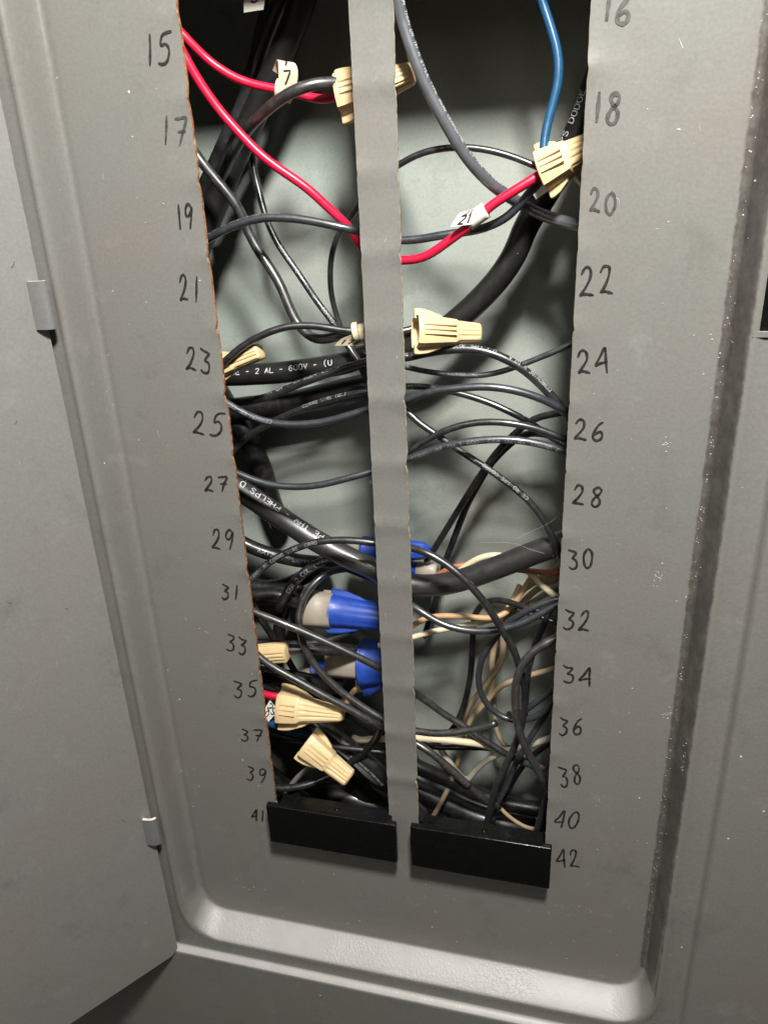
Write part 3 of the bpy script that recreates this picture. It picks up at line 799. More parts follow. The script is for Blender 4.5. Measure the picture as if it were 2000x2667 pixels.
# ------------------------------------------------------------------ wires and cables
WIRES = [
    ('red_wire', 'red wire entering beside the number 15 and curving into the topmost tan connector', 'red', 0.0591, [(-0.747, 0.639, 13.389), (-0.326, 0.75, 12.879), (-0.19, 0.825, 12.713), (-0.039, 0.9, 12.543), (0.139, 0.933, 12.416), (0.322, 0.967, 12.304), (0.48, 1.0, 12.245), (0.704, 1.025, 12.181), (0.899, 1.05, 12.143), (1.093, 1.075, 12.095), (1.246, 1.1, 12.046), (1.412, 1.083, 11.995), (1.56, 1.067, 11.976), (1.709, 1.05, 11.999), (1.908, 1.0, 12.051)], [], 'wires loose in the breaker panel'),
    ('red_wire', 'red wire slanting down from the number 15, behind the strip to the tag 21', 'red', 0.0658, [(-0.571, 0.564, 13.231), (-0.291, 0.6, 12.609), (-0.246, 0.625, 12.509), (-0.16, 0.65, 12.322), (-0.009, 0.7, 12.078), (0.149, 0.75, 11.847), (0.325, 0.775, 11.645), (0.503, 0.8, 11.441), (0.686, 0.825, 11.27), (0.875, 0.85, 11.125), (1.066, 0.875, 10.998), (1.257, 0.9, 10.861), (1.438, 0.95, 10.686), (1.621, 1.0, 10.49), (1.727, 1.05, 10.389), (1.813, 1.1, 10.288), (1.881, 1.2, 10.073), (1.982, 1.2, 9.942), (2.186, 1.2, 9.866), (2.375, 1.15, 9.822), (2.543, 1.1, 9.828), (2.728, 1.067, 9.82), (2.902, 1.033, 9.849), (3.054, 1.0, 9.916), (3.2, 0.988, 10.024), (3.363, 0.975, 10.128), (3.485, 0.963, 10.204), (3.605, 0.95, 10.28), (3.761, 0.95, 10.376), (3.799, 0.95, 10.466), (3.951, 0.95, 10.556), (4.139, 0.95, 10.659), (4.323, 0.975, 10.766), (4.476, 1.0, 10.85), (4.594, 1.0, 10.919), (4.68, 1.12, 10.97)], [], 'wires loose in the breaker panel'),
    ('black_wire', 'dull black wire arching from the topmost tan connector down behind the long red wire', 'black_dusty', 0.0802, [(1.914, 1.0, 12.151), (1.767, 0.9, 12.164), (1.601, 0.8, 12.166), (1.434, 0.7, 12.134), (1.229, 0.7, 12.081), (1.001, 0.75, 12.002), (0.743, 0.85, 11.888), (0.521, 0.95, 11.776), (0.315, 1.1, 11.67), (0.052, 1.3, 11.498), (-0.202, 1.5, 11.286), (-0.436, 1.75, 11.101), (-0.706, 2.0, 10.863), (-1.015, 2.405, 10.593)], [], 'wires loose in the breaker panel'),
    ('black_cable', 'thick matte black cable slanting across the top of the left opening', 'black_matte', 0.1966, [(1.797, 2.02, 14.768), (1.085, 1.9, 13.448), (0.855, 1.9, 13.021), (0.623, 1.9, 12.649), (0.34, 1.95, 12.27), (0.073, 2.0, 11.911), (-0.183, 2.0, 11.534), (-0.449, 2.0, 11.143), (-0.696, 2.0, 10.758), (-0.958, 2.0, 10.317), (-1.724, 2.12, 9.027)], [], 'thick cables'),
    ('black_cable', 'glossy thick black cable hugging the left side of the matte top cable', 'black_gloss', 0.14, [(1.654, 2.42, 14.688), (0.67, 2.3, 13.556), (0.469, 2.3, 13.326), (0.283, 2.3, 13.053), (0.111, 2.3, 12.733), (-0.012, 2.3, 12.478), (-0.198, 2.3, 12.103), (-0.483, 2.3, 11.742), (-0.757, 2.3, 11.346), (-1.01, 2.3, 10.977), (-1.267, 2.3, 10.619), (-2.142, 2.42, 9.4)], [], 'thick cables'),
    ('black_wire', 'long black printed wire dropping behind the strip and crossing the middle of the right opening', 'black_gloss', 0.056, [(0.181, 2.87, 13.785), (-0.09, 2.75, 13.032), (-0.267, 2.75, 12.54), (-0.303, 2.7, 12.139), (-0.278, 2.6, 11.806), (-0.221, 2.45, 11.427), (-0.124, 2.3, 11.089), (-0.018, 2.2, 10.792), (0.085, 2.1, 10.451), (0.182, 2.0, 10.304), (0.279, 1.95, 10.112), (0.422, 1.9, 9.897), (0.611, 1.85, 9.659), (0.799, 1.8, 9.4), (0.978, 1.775, 9.136), (1.16, 1.75, 8.894), (1.248, 1.75, 8.776), (1.379, 1.75, 8.577), (1.524, 1.7, 8.359), (1.686, 1.6, 8.186), (2.169, 1.4, 7.758), (2.403, 1.2, 7.6), (2.546, 1.1, 7.58), (2.733, 1.05, 7.388), (2.938, 1.025, 7.26), (3.164, 1.0, 7.119), (3.386, 1.0, 6.961), (3.652, 1.0, 6.791), (3.921, 0.975, 6.625), (4.19, 0.95, 6.437), (4.459, 0.925, 6.225), (4.663, 0.9, 6.009), (4.824, 0.9, 5.754), (4.942, 0.9, 5.531), (5.04, 0.9, 5.304), (5.276, 1.02, 4.752)], [('CERROWIRE 1 CORRO 1 CORRO', 0.3534, 0.4839, 0.6, 0, 1), ('CERROWIRE CORRO CERRO', 0.7516, 0.8589, 0.62, 0, -1)], 'wires loose in the breaker panel'),
    ('black_wire', 'dusty black wire entering below the number 17 and bending down to the paper tag', 'black_dusty', 0.0771, [(-0.924, 1.118, 11.935), (-0.459, 1.1, 11.291), (-0.346, 1.125, 11.134), (-0.2, 1.15, 10.955), (-0.07, 1.175, 10.813), (0.015, 1.2, 10.662), (0.077, 1.225, 10.51), (0.086, 1.25, 10.377), (0.168, 1.25, 10.183), (0.263, 1.25, 9.996), (0.392, 1.225, 9.81), (0.501, 1.2, 9.644), (0.608, 1.175, 9.457), (0.671, 1.15, 9.29), (0.734, 1.125, 9.123), (0.8, 1.1, 8.987), (0.88, 1.1, 8.847), (1.015, 1.05, 8.726), (1.177, 1.0, 8.659), (1.332, 0.95, 8.669), (1.51, 0.9, 8.722), (1.692, 0.9, 8.765), (1.893, 0.9, 8.793), (2.011, 0.95, 8.784), (2.187, 1.0, 8.76), (2.387, 1.05, 8.752), (2.528, 1.05, 8.73), (2.692, 1.1, 8.767), (2.855, 1.15, 8.771), (3.062, 1.2, 8.75)], [], 'wires loose in the breaker panel'),
    ('black_wire', 'charcoal wire with faint print arching from the number 19 across to the right connector', 'black_gray', 0.0611, [(-0.814, 0.968, 10.004), (-0.278, 0.7, 10.231), (-0.097, 0.65, 10.307), (0.137, 0.65, 10.388), (0.365, 0.65, 10.448), (0.609, 0.65, 10.486), (0.868, 0.65, 10.489), (1.112, 0.675, 10.461), (1.354, 0.7, 10.415), (1.594, 0.725, 10.36), (1.792, 0.75, 10.31), (1.989, 0.85, 10.248), (2.081, 1.1, 10.201), (2.32, 1.3, 10.095), (2.52, 1.3, 10.076), (2.728, 1.3, 10.084), (2.964, 1.275, 10.119), (3.176, 1.25, 10.157), (3.441, 1.25, 10.178), (3.727, 1.225, 10.215), (3.927, 1.2, 10.286), (4.124, 1.175, 10.373), (4.277, 1.15, 10.543), (4.425, 1.15, 10.681), (4.515, 1.15, 10.818), (4.569, 1.1, 10.938), (4.608, 1.184, 11.023)], [('CERROWIRE CORRO (UL) TYPE THHN OR THWN 600V CERROWIRE', 0.04, 0.3, 0.5, -48, 1)], 'wires loose in the breaker panel'),
    ('black_wire', 'black wire looping over the tan connector at 23 and into the paper tag', 'black_gloss', 0.0557, [(-0.6, 0.62, 8.112), (-0.201, 0.5, 8.412), (-0.083, 0.5, 8.5), (0.149, 0.55, 8.664), (0.407, 0.575, 8.789), (0.681, 0.6, 8.89), (0.892, 0.65, 8.934), (1.077, 0.7, 8.94), (1.313, 0.725, 8.927), (1.524, 0.75, 8.89), (1.712, 0.775, 8.85), (1.924, 0.8, 8.84), (2.041, 0.85, 8.838), (2.216, 0.9, 8.836), (2.413, 0.95, 8.804), (2.552, 0.95, 8.769), (2.715, 1.0, 8.833), (2.824, 1.1, 8.851), (3.019, 1.2, 8.809)], [], 'wires loose in the breaker panel'),
    ('black_wire', 'thin black wire bowing out left of the strip and arching into the right connector', 'black_gloss', 0.0463, [(1.894, 2.02, 7.443), (1.684, 1.9, 7.896), (1.574, 1.9, 8.132), (1.457, 1.85, 8.375), (1.387, 1.8, 8.568), (1.327, 1.8, 8.75), (1.258, 1.8, 8.975), (1.23, 1.75, 9.204), (1.222, 1.75, 9.422), (1.261, 1.7, 9.685), (1.338, 1.65, 9.95), (1.46, 1.6, 10.177), (1.609, 1.55, 10.347), (1.8, 1.5, 10.521), (2.064, 1.4, 10.877), (2.328, 1.3, 11.026), (2.543, 1.2, 11.114), (2.708, 1.15, 11.196), (2.914, 1.125, 11.265), (3.155, 1.1, 11.3), (3.389, 1.1, 11.305), (3.619, 1.1, 11.288), (3.848, 1.1, 11.244), (4.076, 1.1, 11.168), (4.287, 1.075, 11.085), (4.477, 1.05, 10.999), (4.646, 1.05, 10.926), (4.738, 1.17, 10.886)], [], 'wires loose in the breaker panel'),
    ('black_cable', 'thick printed cable running level behind 23, behind the strip and up the right opening', 'black_matte', 0.1896, [(-1.956, 2.17, 7.762), (-0.957, 2.05, 7.809), (-0.55, 2.05, 7.827), (-0.016, 2.05, 7.865), (0.511, 2.05, 7.942), (1.027, 2.05, 8.026), (1.406, 2.05, 8.091), (1.658, 2.05, 8.203), (2.077, 2.0, 8.281), (2.5, 1.95, 8.35), (2.815, 1.9, 8.475), (3.161, 1.9, 8.732), (3.408, 1.9, 8.939), (3.649, 1.9, 9.163), (3.926, 1.9, 9.464), (4.172, 1.9, 9.837), (4.327, 1.9, 10.229), (4.614, 1.9, 10.68), (4.76, 1.9, 10.962), (4.902, 1.9, 11.237), (5.071, 1.9, 11.635), (5.215, 1.9, 12.036), (5.384, 1.9, 12.503), (5.895, 2.02, 13.913)], [('WIRE - 2 AL - 600V - (U', 0.0913, 0.2791, 0.36, 0, 1), ('PHELPS DODGE', 0.7141, 0.8126, 0.42, -50, 1)], 'thick cables'),
    ('black_wire', 'printed black wire rising from 25, passing behind the strip and arching down below 24', 'black_gloss', 0.0665, [(-1.139, 1.57, 7.56), (-0.643, 1.45, 7.497), (-0.464, 1.45, 7.474), (-0.199, 1.45, 7.522), (0.197, 1.45, 7.643), (0.588, 1.45, 7.799), (0.987, 1.4, 7.955), (1.357, 1.4, 8.088), (1.662, 1.35, 8.183), (1.936, 1.3, 8.269), (2.105, 1.25, 8.354), (2.373, 1.05, 8.38), (2.594, 1.0, 8.383), (2.824, 0.95, 8.455), (3.151, 0.925, 8.52), (3.408, 0.9, 8.553), (3.658, 0.9, 8.559), (3.906, 0.9, 8.512), (4.153, 0.9, 8.415), (4.36, 0.9, 8.294), (4.566, 0.925, 8.125), (4.776, 0.95, 7.913), (4.945, 0.975, 7.73), (5.097, 1.0, 7.523), (5.45, 1.178, 7.041)], [('(UL) TYPE THHN OR THWN 600V CERROWIRE', 0.05, 0.4, 0.6, -40, 1), ('CERROWIRE W 10 AWG (UL) TYPE 3030 TYPE THHN OR TH', 0.5297, 0.85, 0.62, -25, -1)], 'wires loose in the breaker panel'),
    ('black_wire', 'blue black wire sagging below 25 and rising again behind the strip', 'black_gray', 0.0606, [(-0.961, 1.12, 7.87), (-0.443, 1.0, 7.567), (-0.267, 1.0, 7.464), (-0.03, 1.0, 7.35), (0.261, 1.0, 7.275), (0.579, 1.0, 7.249), (0.947, 1.0, 7.284), (1.312, 1.0, 7.355), (1.625, 1.0, 7.445), (1.91, 1.0, 7.541), (2.135, 1.0, 7.609), (2.371, 1.0, 7.678), (2.606, 0.95, 7.717), (2.852, 0.85, 7.85), (3.161, 0.825, 7.933), (3.506, 0.8, 7.989), (3.8, 0.8, 8.022), (4.11, 0.8, 8.007), (4.417, 0.825, 7.943), (4.662, 0.85, 7.851), (4.887, 0.9, 7.733), (5.074, 0.95, 7.605), (5.557, 1.199, 7.273)], [('CERROWIRE CERROWIRE', 0.02, 0.2, 0.7, 0, -1)], 'wires loose in the breaker panel'),
    ('black_wire', 'shiny black wire rising from the number 27 to the strip and slanting down past 26', 'black_gloss', 0.054, [(-1.189, 1.77, 6.104), (-0.773, 1.65, 6.537), (-0.59, 1.65, 6.728), (-0.413, 1.65, 6.862), (-0.074, 1.65, 7.047), (0.256, 1.65, 7.214), (0.612, 1.625, 7.375), (1.009, 1.6, 7.513), (1.417, 1.5, 7.633), (1.859, 1.4, 7.731), (2.014, 1.5, 7.756), (2.256, 1.5, 7.786), (2.488, 1.45, 7.812), (2.712, 1.425, 7.83), (3.012, 1.4, 7.814), (3.285, 1.375, 7.774), (3.6, 1.35, 7.704), (3.911, 1.325, 7.61), (4.176, 1.3, 7.5), (4.395, 1.3, 7.394), (4.614, 1.3, 7.26), (4.834, 1.3, 7.109), (5.076, 1.3, 6.963), (5.589, 1.42, 6.652)], [('CERRO WIRE (UL)', 0.3, 0.42, 0.7, -20, 1), ('CERROWIRE (UL)', 0.56, 0.66, 0.7, -20, 1), ('CERRO CORRO', 0.8, 0.92, 0.7, -15, 1)], 'wires loose in the breaker panel'),
    ('black_wire', 'rust marked dull wire sagging from 27 to the strip, then bowing below 26', 'black_gray', 0.0585, [(-0.875, 0.82, 6.655), (-0.307, 0.7, 6.463), (-0.197, 0.7, 6.425), (0.021, 0.7, 6.341), (0.266, 0.7, 6.289), (0.587, 0.7, 6.266), (0.934, 0.7, 6.289), (1.254, 0.7, 6.355), (1.564, 0.725, 6.442), (1.797, 0.75, 6.51), (2.033, 0.8, 6.575), (2.214, 0.9, 6.636), (2.441, 0.9, 6.719), (2.623, 0.85, 6.794), (2.817, 0.8, 6.894), (3.052, 0.75, 7.008), (3.343, 0.725, 7.1), (3.606, 0.7, 7.17), (3.925, 0.7, 7.215), (4.24, 0.7, 7.231), (4.55, 0.725, 7.201), (4.818, 0.75, 7.142), (5.086, 0.8, 7.044), (5.641, 1.023, 6.841)], [('CERROWIRE (UL) 600V CERROWIRE CORRO CERROWIRE', 0.55, 0.97, 0.6, 32, 1)], 'wires loose in the breaker panel'),
    ('black_wire', 'shiny black wire arching out of the strip just above the number 26 bow', 'black_gloss', 0.0546, [(1.692, 1.97, 5.945), (1.889, 1.7, 6.115), (2.283, 1.4, 6.455), (2.591, 1.0, 6.836), (2.766, 0.95, 6.981), (2.977, 0.925, 7.136), (3.205, 0.9, 7.273), (3.447, 0.9, 7.371), (3.706, 0.9, 7.428), (4.004, 0.9, 7.448), (4.258, 0.9, 7.427), (4.488, 0.925, 7.385), (4.738, 0.95, 7.313), (5.075, 1.0, 7.155), (5.613, 1.2, 6.902)], [], 'wires loose in the breaker panel'),
    ('black_wire', 'shiny grey black printed wire falling from the top edge behind the red wire to 20', 'wire_grey', 0.0832, [(2.543, 0.334, 14.198), (2.744, 0.5, 13.05), (2.779, 0.55, 12.849), (2.838, 0.575, 12.638), (2.934, 0.6, 12.359), (3.045, 0.65, 12.075), (3.178, 0.7, 11.815), (3.315, 0.75, 11.581), (3.455, 0.8, 11.343), (3.613, 0.875, 11.116), (3.756, 0.95, 10.946), (3.915, 1.075, 10.787), (4.077, 1.2, 10.657), (4.217, 1.4, 10.553), (4.369, 1.5, 10.456), (4.552, 1.45, 10.362), (4.732, 1.4, 10.299), (4.93, 1.3, 10.258), (5.105, 1.2, 10.216), (5.529, 1.077, 10.113)], [('OR THWN OR THWN STYLE TYPE 3030 CERROWIRE (UL) AWG 12 CORRO', 0.2155, 0.6796, 0.42, -40, 1)], 'wires loose in the breaker panel'),
    ('blue_wire', 'blue wire falling from the top edge into the tan connector beside 20', 'blue', 0.0605, [(4.049, 1.42, 13.971), (4.433, 1.3, 13.047), (4.485, 1.3, 12.922), (4.565, 1.275, 12.713), (4.644, 1.25, 12.533), (4.709, 1.225, 12.338), (4.736, 1.2, 12.144), (4.718, 1.175, 11.951), (4.665, 1.15, 11.742), (4.619, 1.125, 11.579), (4.587, 1.1, 11.413), (4.57, 1.05, 11.227), (4.591, 1.0, 11.005)], [], 'wires loose in the breaker panel'),
    ('black_wire', 'thin blue black wire dipping below the right connector and rising to 24', 'black_gray', 0.0447, [(1.506, 2.125, 8.342), (1.67, 1.9, 8.298), (1.984, 1.7, 8.215), (2.29, 1.5, 8.185), (2.521, 1.3, 8.178), (2.755, 1.25, 8.134), (3.092, 1.225, 8.096), (3.424, 1.2, 8.072), (3.708, 1.175, 8.082), (3.966, 1.15, 8.135), (4.216, 1.15, 8.222), (4.462, 1.15, 8.32), (4.685, 1.125, 8.423), (4.904, 1.1, 8.52), (5.098, 1.1, 8.613), (5.64, 1.22, 8.871)], [('CERROWIRE CERROWIRE CORRO CERROWIRE', 0.14, 0.55, 0.8, -10, 1)], 'wires loose in the breaker panel'),
    ('black_wire', 'dark wire bending from behind 25 down to the blue capped joint, left of its twin', 'black_dull', 0.0592, [(5.591, 1.71, 7.553), (5.02, 1.7, 7.405), (4.76, 1.75, 7.338), (4.539, 1.8, 7.248), (4.317, 1.85, 7.037), (4.089, 1.9, 6.791), (3.86, 1.9, 6.49), (3.626, 1.9, 6.125), (3.378, 1.95, 5.703), (3.119, 2.0, 5.236), (2.911, 2.0, 4.848), (2.778, 2.0, 4.593), (2.64, 2.12, 4.327)], [], 'wires loose in the breaker panel'),
    ('black_wire', 'dark wire bending from behind 26 down past the level cable, right of its twin', 'black_dull', 0.0625, [(5.582, 1.831, 6.82), (5.017, 1.9, 6.89), (4.719, 2.0, 6.928), (4.461, 2.1, 6.917), (4.252, 2.15, 6.801), (4.016, 2.2, 6.559), (3.775, 2.25, 6.25), (3.576, 2.3, 5.868), (3.369, 2.35, 5.432), (3.207, 2.4, 4.983), (3.075, 2.4, 4.603), (2.957, 2.45, 4.219), (2.858, 2.45, 3.821), (2.746, 2.5, 3.292), (2.599, 2.5, 2.834), (2.446, 2.62, 2.358)], [], 'wires loose in the breaker panel'),
    ('black_cable', 'thick cable lettered upside down slanting from 27 under the strip to 30', 'black_satin', 0.2004, [(-1.417, 1.2, 6.612), (-0.65, 1.25, 5.994), (-0.424, 1.3, 5.812), (-0.074, 1.35, 5.523), (0.282, 1.4, 5.25), (0.662, 1.4, 5.004), (1.045, 1.4, 4.804), (1.428, 1.4, 4.621), (1.837, 1.4, 4.452), (2.027, 1.4, 4.304), (2.274, 1.4, 4.223), (2.477, 1.4, 4.202), (2.758, 1.4, 4.208), (3.061, 1.4, 4.263), (3.417, 1.35, 4.408), (3.812, 1.3, 4.616), (4.24, 1.25, 4.858), (4.585, 1.2, 5.067), (4.832, 1.15, 5.213), (5.095, 1.1, 5.375), (5.935, 1.06, 5.893)], [('TYPE THW - PHELPS D', 0.1169, 0.3564, 0.42, -35, -1)], 'thick cables'),
    ('black_cable', 'medium black cable with faint print behind 29, passing under the larger slanting cable', 'black_dull', 0.1334, [(-1.732, 1.744, 5.097), (-0.857, 1.75, 4.631), (-0.511, 1.8, 4.446), (-0.114, 1.85, 4.319), (0.287, 1.9, 4.246), (0.673, 2.0, 4.197), (1.058, 2.1, 4.134), (1.383, 2.2, 3.944), (1.8, 2.449, 3.7)], [('KAISER ALUMINUM', 0.3309, 0.6623, 0.42, 0, 1)], 'thick cables'),
    ('black_wire', 'black wire arching from 31 over both cables, behind the strip, then down to the filler', 'black_gloss', 0.0635, [(-0.788, 0.92, 3.921), (-0.369, 0.8, 4.351), (-0.201, 0.8, 4.524), (0.007, 0.8, 4.715), (0.263, 0.8, 4.895), (0.538, 0.8, 5.052), (0.857, 0.8, 5.189), (1.141, 0.8, 5.263), (1.418, 0.8, 5.299), (1.707, 0.825, 5.292), (1.993, 0.85, 5.26), (2.154, 0.9, 5.218), (2.422, 0.9, 5.209), (2.624, 0.85, 5.206), (2.858, 0.75, 5.207), (3.096, 0.725, 5.11), (3.308, 0.7, 4.985), (3.524, 0.65, 4.843), (3.709, 0.65, 4.631), (3.895, 0.65, 4.412), (4.036, 0.65, 4.188), (4.155, 0.65, 3.985), (4.273, 0.675, 3.739), (4.332, 0.7, 3.647), (4.417, 0.725, 3.422), (4.485, 0.75, 3.179), (4.545, 0.85, 2.88), (4.582, 0.95, 2.572), (4.597, 1.0, 2.289), (4.589, 1.0, 2.01), (4.552, 1.0, 1.696), (4.469, 0.95, 1.369), (4.355, 0.9, 1.019), (4.246, 0.85, 0.677), (4.149, 0.8, 0.373), (4.026, 0.75, -0.344), (3.959, 0.843, -0.737)], [('CERROWIRE CORRO WIRE CERRO', 0.06, 0.21, 0.6, 10, 1)], 'wires loose in the breaker panel'),
    ('black_wire', 'dusty wire slanting from 33 across the tan barrels, behind the strip to the bottom right', 'black_dusty', 0.0689, [(-0.885, 0.82, 3.924), (-0.31, 0.7, 3.75), (-0.058, 0.7, 3.673), (0.226, 0.7, 3.581), (0.541, 0.725, 3.453), (0.854, 0.75, 3.305), (1.168, 0.775, 3.152), (1.481, 0.8, 2.994), (1.744, 0.85, 2.843), (2.008, 0.9, 2.666), (2.125, 1.0, 2.507), (2.325, 1.2, 2.187), (2.487, 1.5, 1.777), (2.69, 1.55, 1.587), (2.911, 1.575, 1.386), (3.134, 1.6, 1.206), (3.407, 1.6, 1.046), (3.635, 1.6, 0.857), (3.909, 1.6, 0.681), (4.16, 1.6, 0.509), (4.342, 1.6, 0.411), (4.783, 1.72, 0.175)], [], 'wires loose in the breaker panel'),
    ('black_wire', 'dusty wire slanting from 35 over the big tan connector and on to the lower right', 'black_dusty', 0.0686, [(-0.751, 0.72, 3.271), (-0.286, 0.6, 2.893), (-0.094, 0.6, 2.738), (0.167, 0.6, 2.591), (0.451, 0.6, 2.442), (0.712, 0.6, 2.296), (0.972, 0.6, 2.141), (1.224, 0.625, 1.988), (1.456, 0.65, 1.845), (1.666, 0.675, 1.703), (1.855, 0.7, 1.574), (2.024, 0.8, 1.414), (2.139, 0.9, 1.304), (2.397, 0.9, 1.163), (2.621, 0.85, 1.087), (2.825, 0.8, 1.012), (3.044, 0.8, 0.837), (3.263, 0.8, 0.66), (3.482, 0.8, 0.448), (3.681, 0.8, 0.259), (3.112, 0.8, 0.788), (3.539, 0.85, 0.343), (3.974, 0.9, -0.124), (4.177, 1.043, -0.343)], [], 'wires loose in the breaker panel'),
    ('grey_wire', 'dusty black wire looping round the tan barrel and ending cut short right of the strip', 'black_dusty', 0.0683, [(1.313, 2.124, 4.114), (1.147, 1.9, 4.153), (0.986, 1.8, 4.19), (0.858, 1.6, 4.214), (0.711, 1.45, 4.151), (0.559, 1.3, 4.003), (0.438, 1.2, 3.767), (0.383, 1.1, 3.521), (0.406, 1.05, 3.496), (0.424, 1.025, 3.287), (0.446, 1.0, 3.103), (0.517, 0.975, 2.885), (0.633, 0.95, 2.658), (0.797, 0.925, 2.444), (0.996, 0.9, 2.226), (1.211, 0.9, 2.017), (1.452, 0.9, 1.843), (1.716, 0.9, 1.673), (1.993, 0.9, 1.534), (2.219, 0.9, 1.424), (2.629, 0.85, 1.419), (2.894, 0.825, 1.429), (3.183, 0.8, 1.486), (3.484, 0.8, 1.564), (3.803, 0.8, 1.686), (4.125, 0.8, 1.844)], [], 'wires loose in the breaker panel'),
    ('black_wire', 'glossy black wire running from below 39 up behind the lower tan connector', 'black_gloss', 0.0743, [(-0.896, 0.945, -0.615), (-0.403, 0.9, -0.576), (-0.075, 0.95, -0.55), (0.26, 1.05, -0.491), (0.533, 1.2, -0.427), (0.857, 1.35, -0.299), (1.174, 1.4, -0.016), (1.309, 1.4, 0.131), (1.533, 1.35, 0.422), (1.717, 1.3, 0.717), (1.811, 1.3, 0.959), (1.881, 1.35, 1.24), (1.977, 1.538, 1.622)], [], 'wires loose in the breaker panel'),
    ('black_cable', 'black cable printed with tick marks, under both lower tan connectors', 'black_gloss', 0.1765, [(-0.598, 1.87, 1.305), (-0.155, 1.75, 0.9), (0.083, 1.75, 0.683), (0.392, 1.7, 0.5), (0.82, 1.65, 0.239), (1.197, 1.6, 0.004), (1.483, 1.6, -0.25), (1.744, 1.6, -0.542), (2.029, 1.6, -0.924), (2.506, 1.72, -1.566)], [('IIHIIUIIHILIIHIIUIIHIIJIIHIIUIIHILIIHIIUIIH', 0.263, 0.7125, 0.35, 40, 1)], 'thick cables'),
    ('black_wire', 'black wire running nearly level from 37 behind the lower tan connector', 'black_gloss', 0.0591, [(-1.233, 1.47, 0.412), (-0.635, 1.35, 0.359), (-0.392, 1.35, 0.337), (-0.063, 1.35, 0.306), (0.164, 1.35, 0.289), (0.544, 1.35, 0.32), (0.793, 1.35, 0.325), (1.04, 1.35, 0.321), (1.286, 1.35, 0.331), (1.521, 1.375, 0.305), (1.852, 1.4, 0.286), (2.033, 1.5, 0.157), (2.403, 1.825, -0.108)], [], 'wires loose in the breaker panel'),
    ('red_wire', 'short red wire end entering the big tan connector beside 35', 'red', 0.0712, [(-1.149, 1.02, 1.823), (-0.45, 0.9, 1.781), (-0.269, 0.9, 1.771), (-0.102, 0.9, 1.755), (0.041, 0.9, 1.74), (0.14, 1.02, 1.729)], [], 'wires loose in the breaker panel'),
    ('black_wire', 'short black wire end above the red one entering the big tan connector', 'black_gloss', 0.072, [(-1.229, 1.22, 1.785), (-0.529, 1.1, 1.806), (-0.369, 1.1, 1.811), (-0.226, 1.1, 1.769), (-0.067, 1.05, 1.712), (0.043, 1.0, 1.653)], [], 'wires loose in the breaker panel'),
    ('blue_wire', 'dark blue wire passing under the big tan connector by tag 29', 'blue', 0.0818, [(-0.954, 0.97, 1.573), (-0.452, 0.85, 1.244), (-0.326, 0.85, 1.162), (-0.223, 0.9, 1.042), (-0.151, 1.05, 0.849), (-0.118, 1.35, 0.541), (0.044, 1.5, 0.396), (0.207, 1.6, 0.321), (0.445, 1.866, 0.21)], [], 'wires loose in the breaker panel'),
    ('black_cable', 'broad dark cable lying level behind 31, deep in the left opening', 'black_dull', 0.1741, [(-1.798, 1.684, 3.462), (-0.808, 1.7, 3.506), (-0.445, 1.75, 3.522), (-0.147, 1.8, 3.491), (0.064, 1.9, 3.337), (0.29, 2.127, 3.171)], [], 'thick cables'),
    ('black_cable', 'dark cable dropping straight down behind 33, deep in the left opening', 'black_dull', 0.1341, [(-0.008, 2.22, 3.557), (-0.16, 2.1, 3.299), (-0.32, 2.1, 3.026), (-0.448, 2.1, 2.653), (-0.538, 2.1, 2.209), (-0.592, 2.1, 1.827), (-0.704, 2.22, 1.035)], [], 'thick cables'),
    ('black_cable', 'black printed cable curling up from 31 behind the arching wire', 'black_gloss', 0.0914, [(-0.281, 1.72, 3.228), (-0.129, 1.6, 3.487), (0.042, 1.6, 3.778), (0.265, 1.6, 4.054), (0.486, 1.65, 4.239), (0.701, 1.7, 4.379), (0.946, 1.8, 4.407), (1.314, 2.07, 4.451)], [('CERRO COL CERRO', 0.28, 0.8, 0.6, 10, 1)], 'thick cables'),
    ('black_wire', 'short dark wire slanting down from 32 behind the dusty one', 'black_dull', 0.0679, [(-0.755, 1.314, 4.041), (-0.582, 1.3, 3.477), (-0.501, 1.35, 3.211), (-0.429, 1.45, 2.91), (-0.341, 1.55, 2.605), (-0.308, 1.65, 2.342), (-0.273, 1.876, 2.063)], [], 'wires loose in the breaker panel'),
    ('black_wire', 'glossy black wire curving from 33 up beneath the blue capped connector', 'black_gloss', 0.0591, [(-1.17, 1.32, 2.761), (-0.571, 1.2, 2.786), (-0.28, 1.2, 2.798), (0.057, 1.25, 2.778), (0.395, 1.3, 2.793), (0.732, 1.35, 2.814), (0.906, 1.4, 2.867), (1.177, 1.45, 2.988), (1.352, 1.5, 3.074), (1.512, 1.6, 3.146), (1.907, 1.968, 3.325)], [], 'wires loose in the breaker panel'),
    ('black_wire', 'thick black wire coming out of the short tan connector at 33', 'black_gloss', 0.0923, [(0.06, 1.1, 2.718), (0.326, 1.15, 2.738), (0.568, 1.25, 2.689), (0.816, 1.4, 2.582), (1.217, 1.763, 2.408)], [], 'wires loose in the breaker panel'),
    ('black_wire', 'printed dark wire slanting behind the small tan barrel near 34', 'black_dull', 0.0668, [(-0.314, 1.82, 2.305), (-0.224, 1.7, 2.126), (-0.097, 1.7, 1.877), (0.006, 1.75, 1.559), (0.098, 1.8, 1.365), (0.264, 2.01, 1.012)], [], 'wires loose in the breaker panel'),
    ('black_cable', 'broad dark cable hidden behind the short tan connector at 35', 'black_dull', 0.1805, [(-1.722, 1.409, 1.945), (-0.759, 1.5, 1.775), (-0.303, 1.6, 1.694), (0.129, 1.7, 1.61), (0.464, 1.85, 1.435), (0.711, 2.081, 1.306)], [], 'thick cables'),
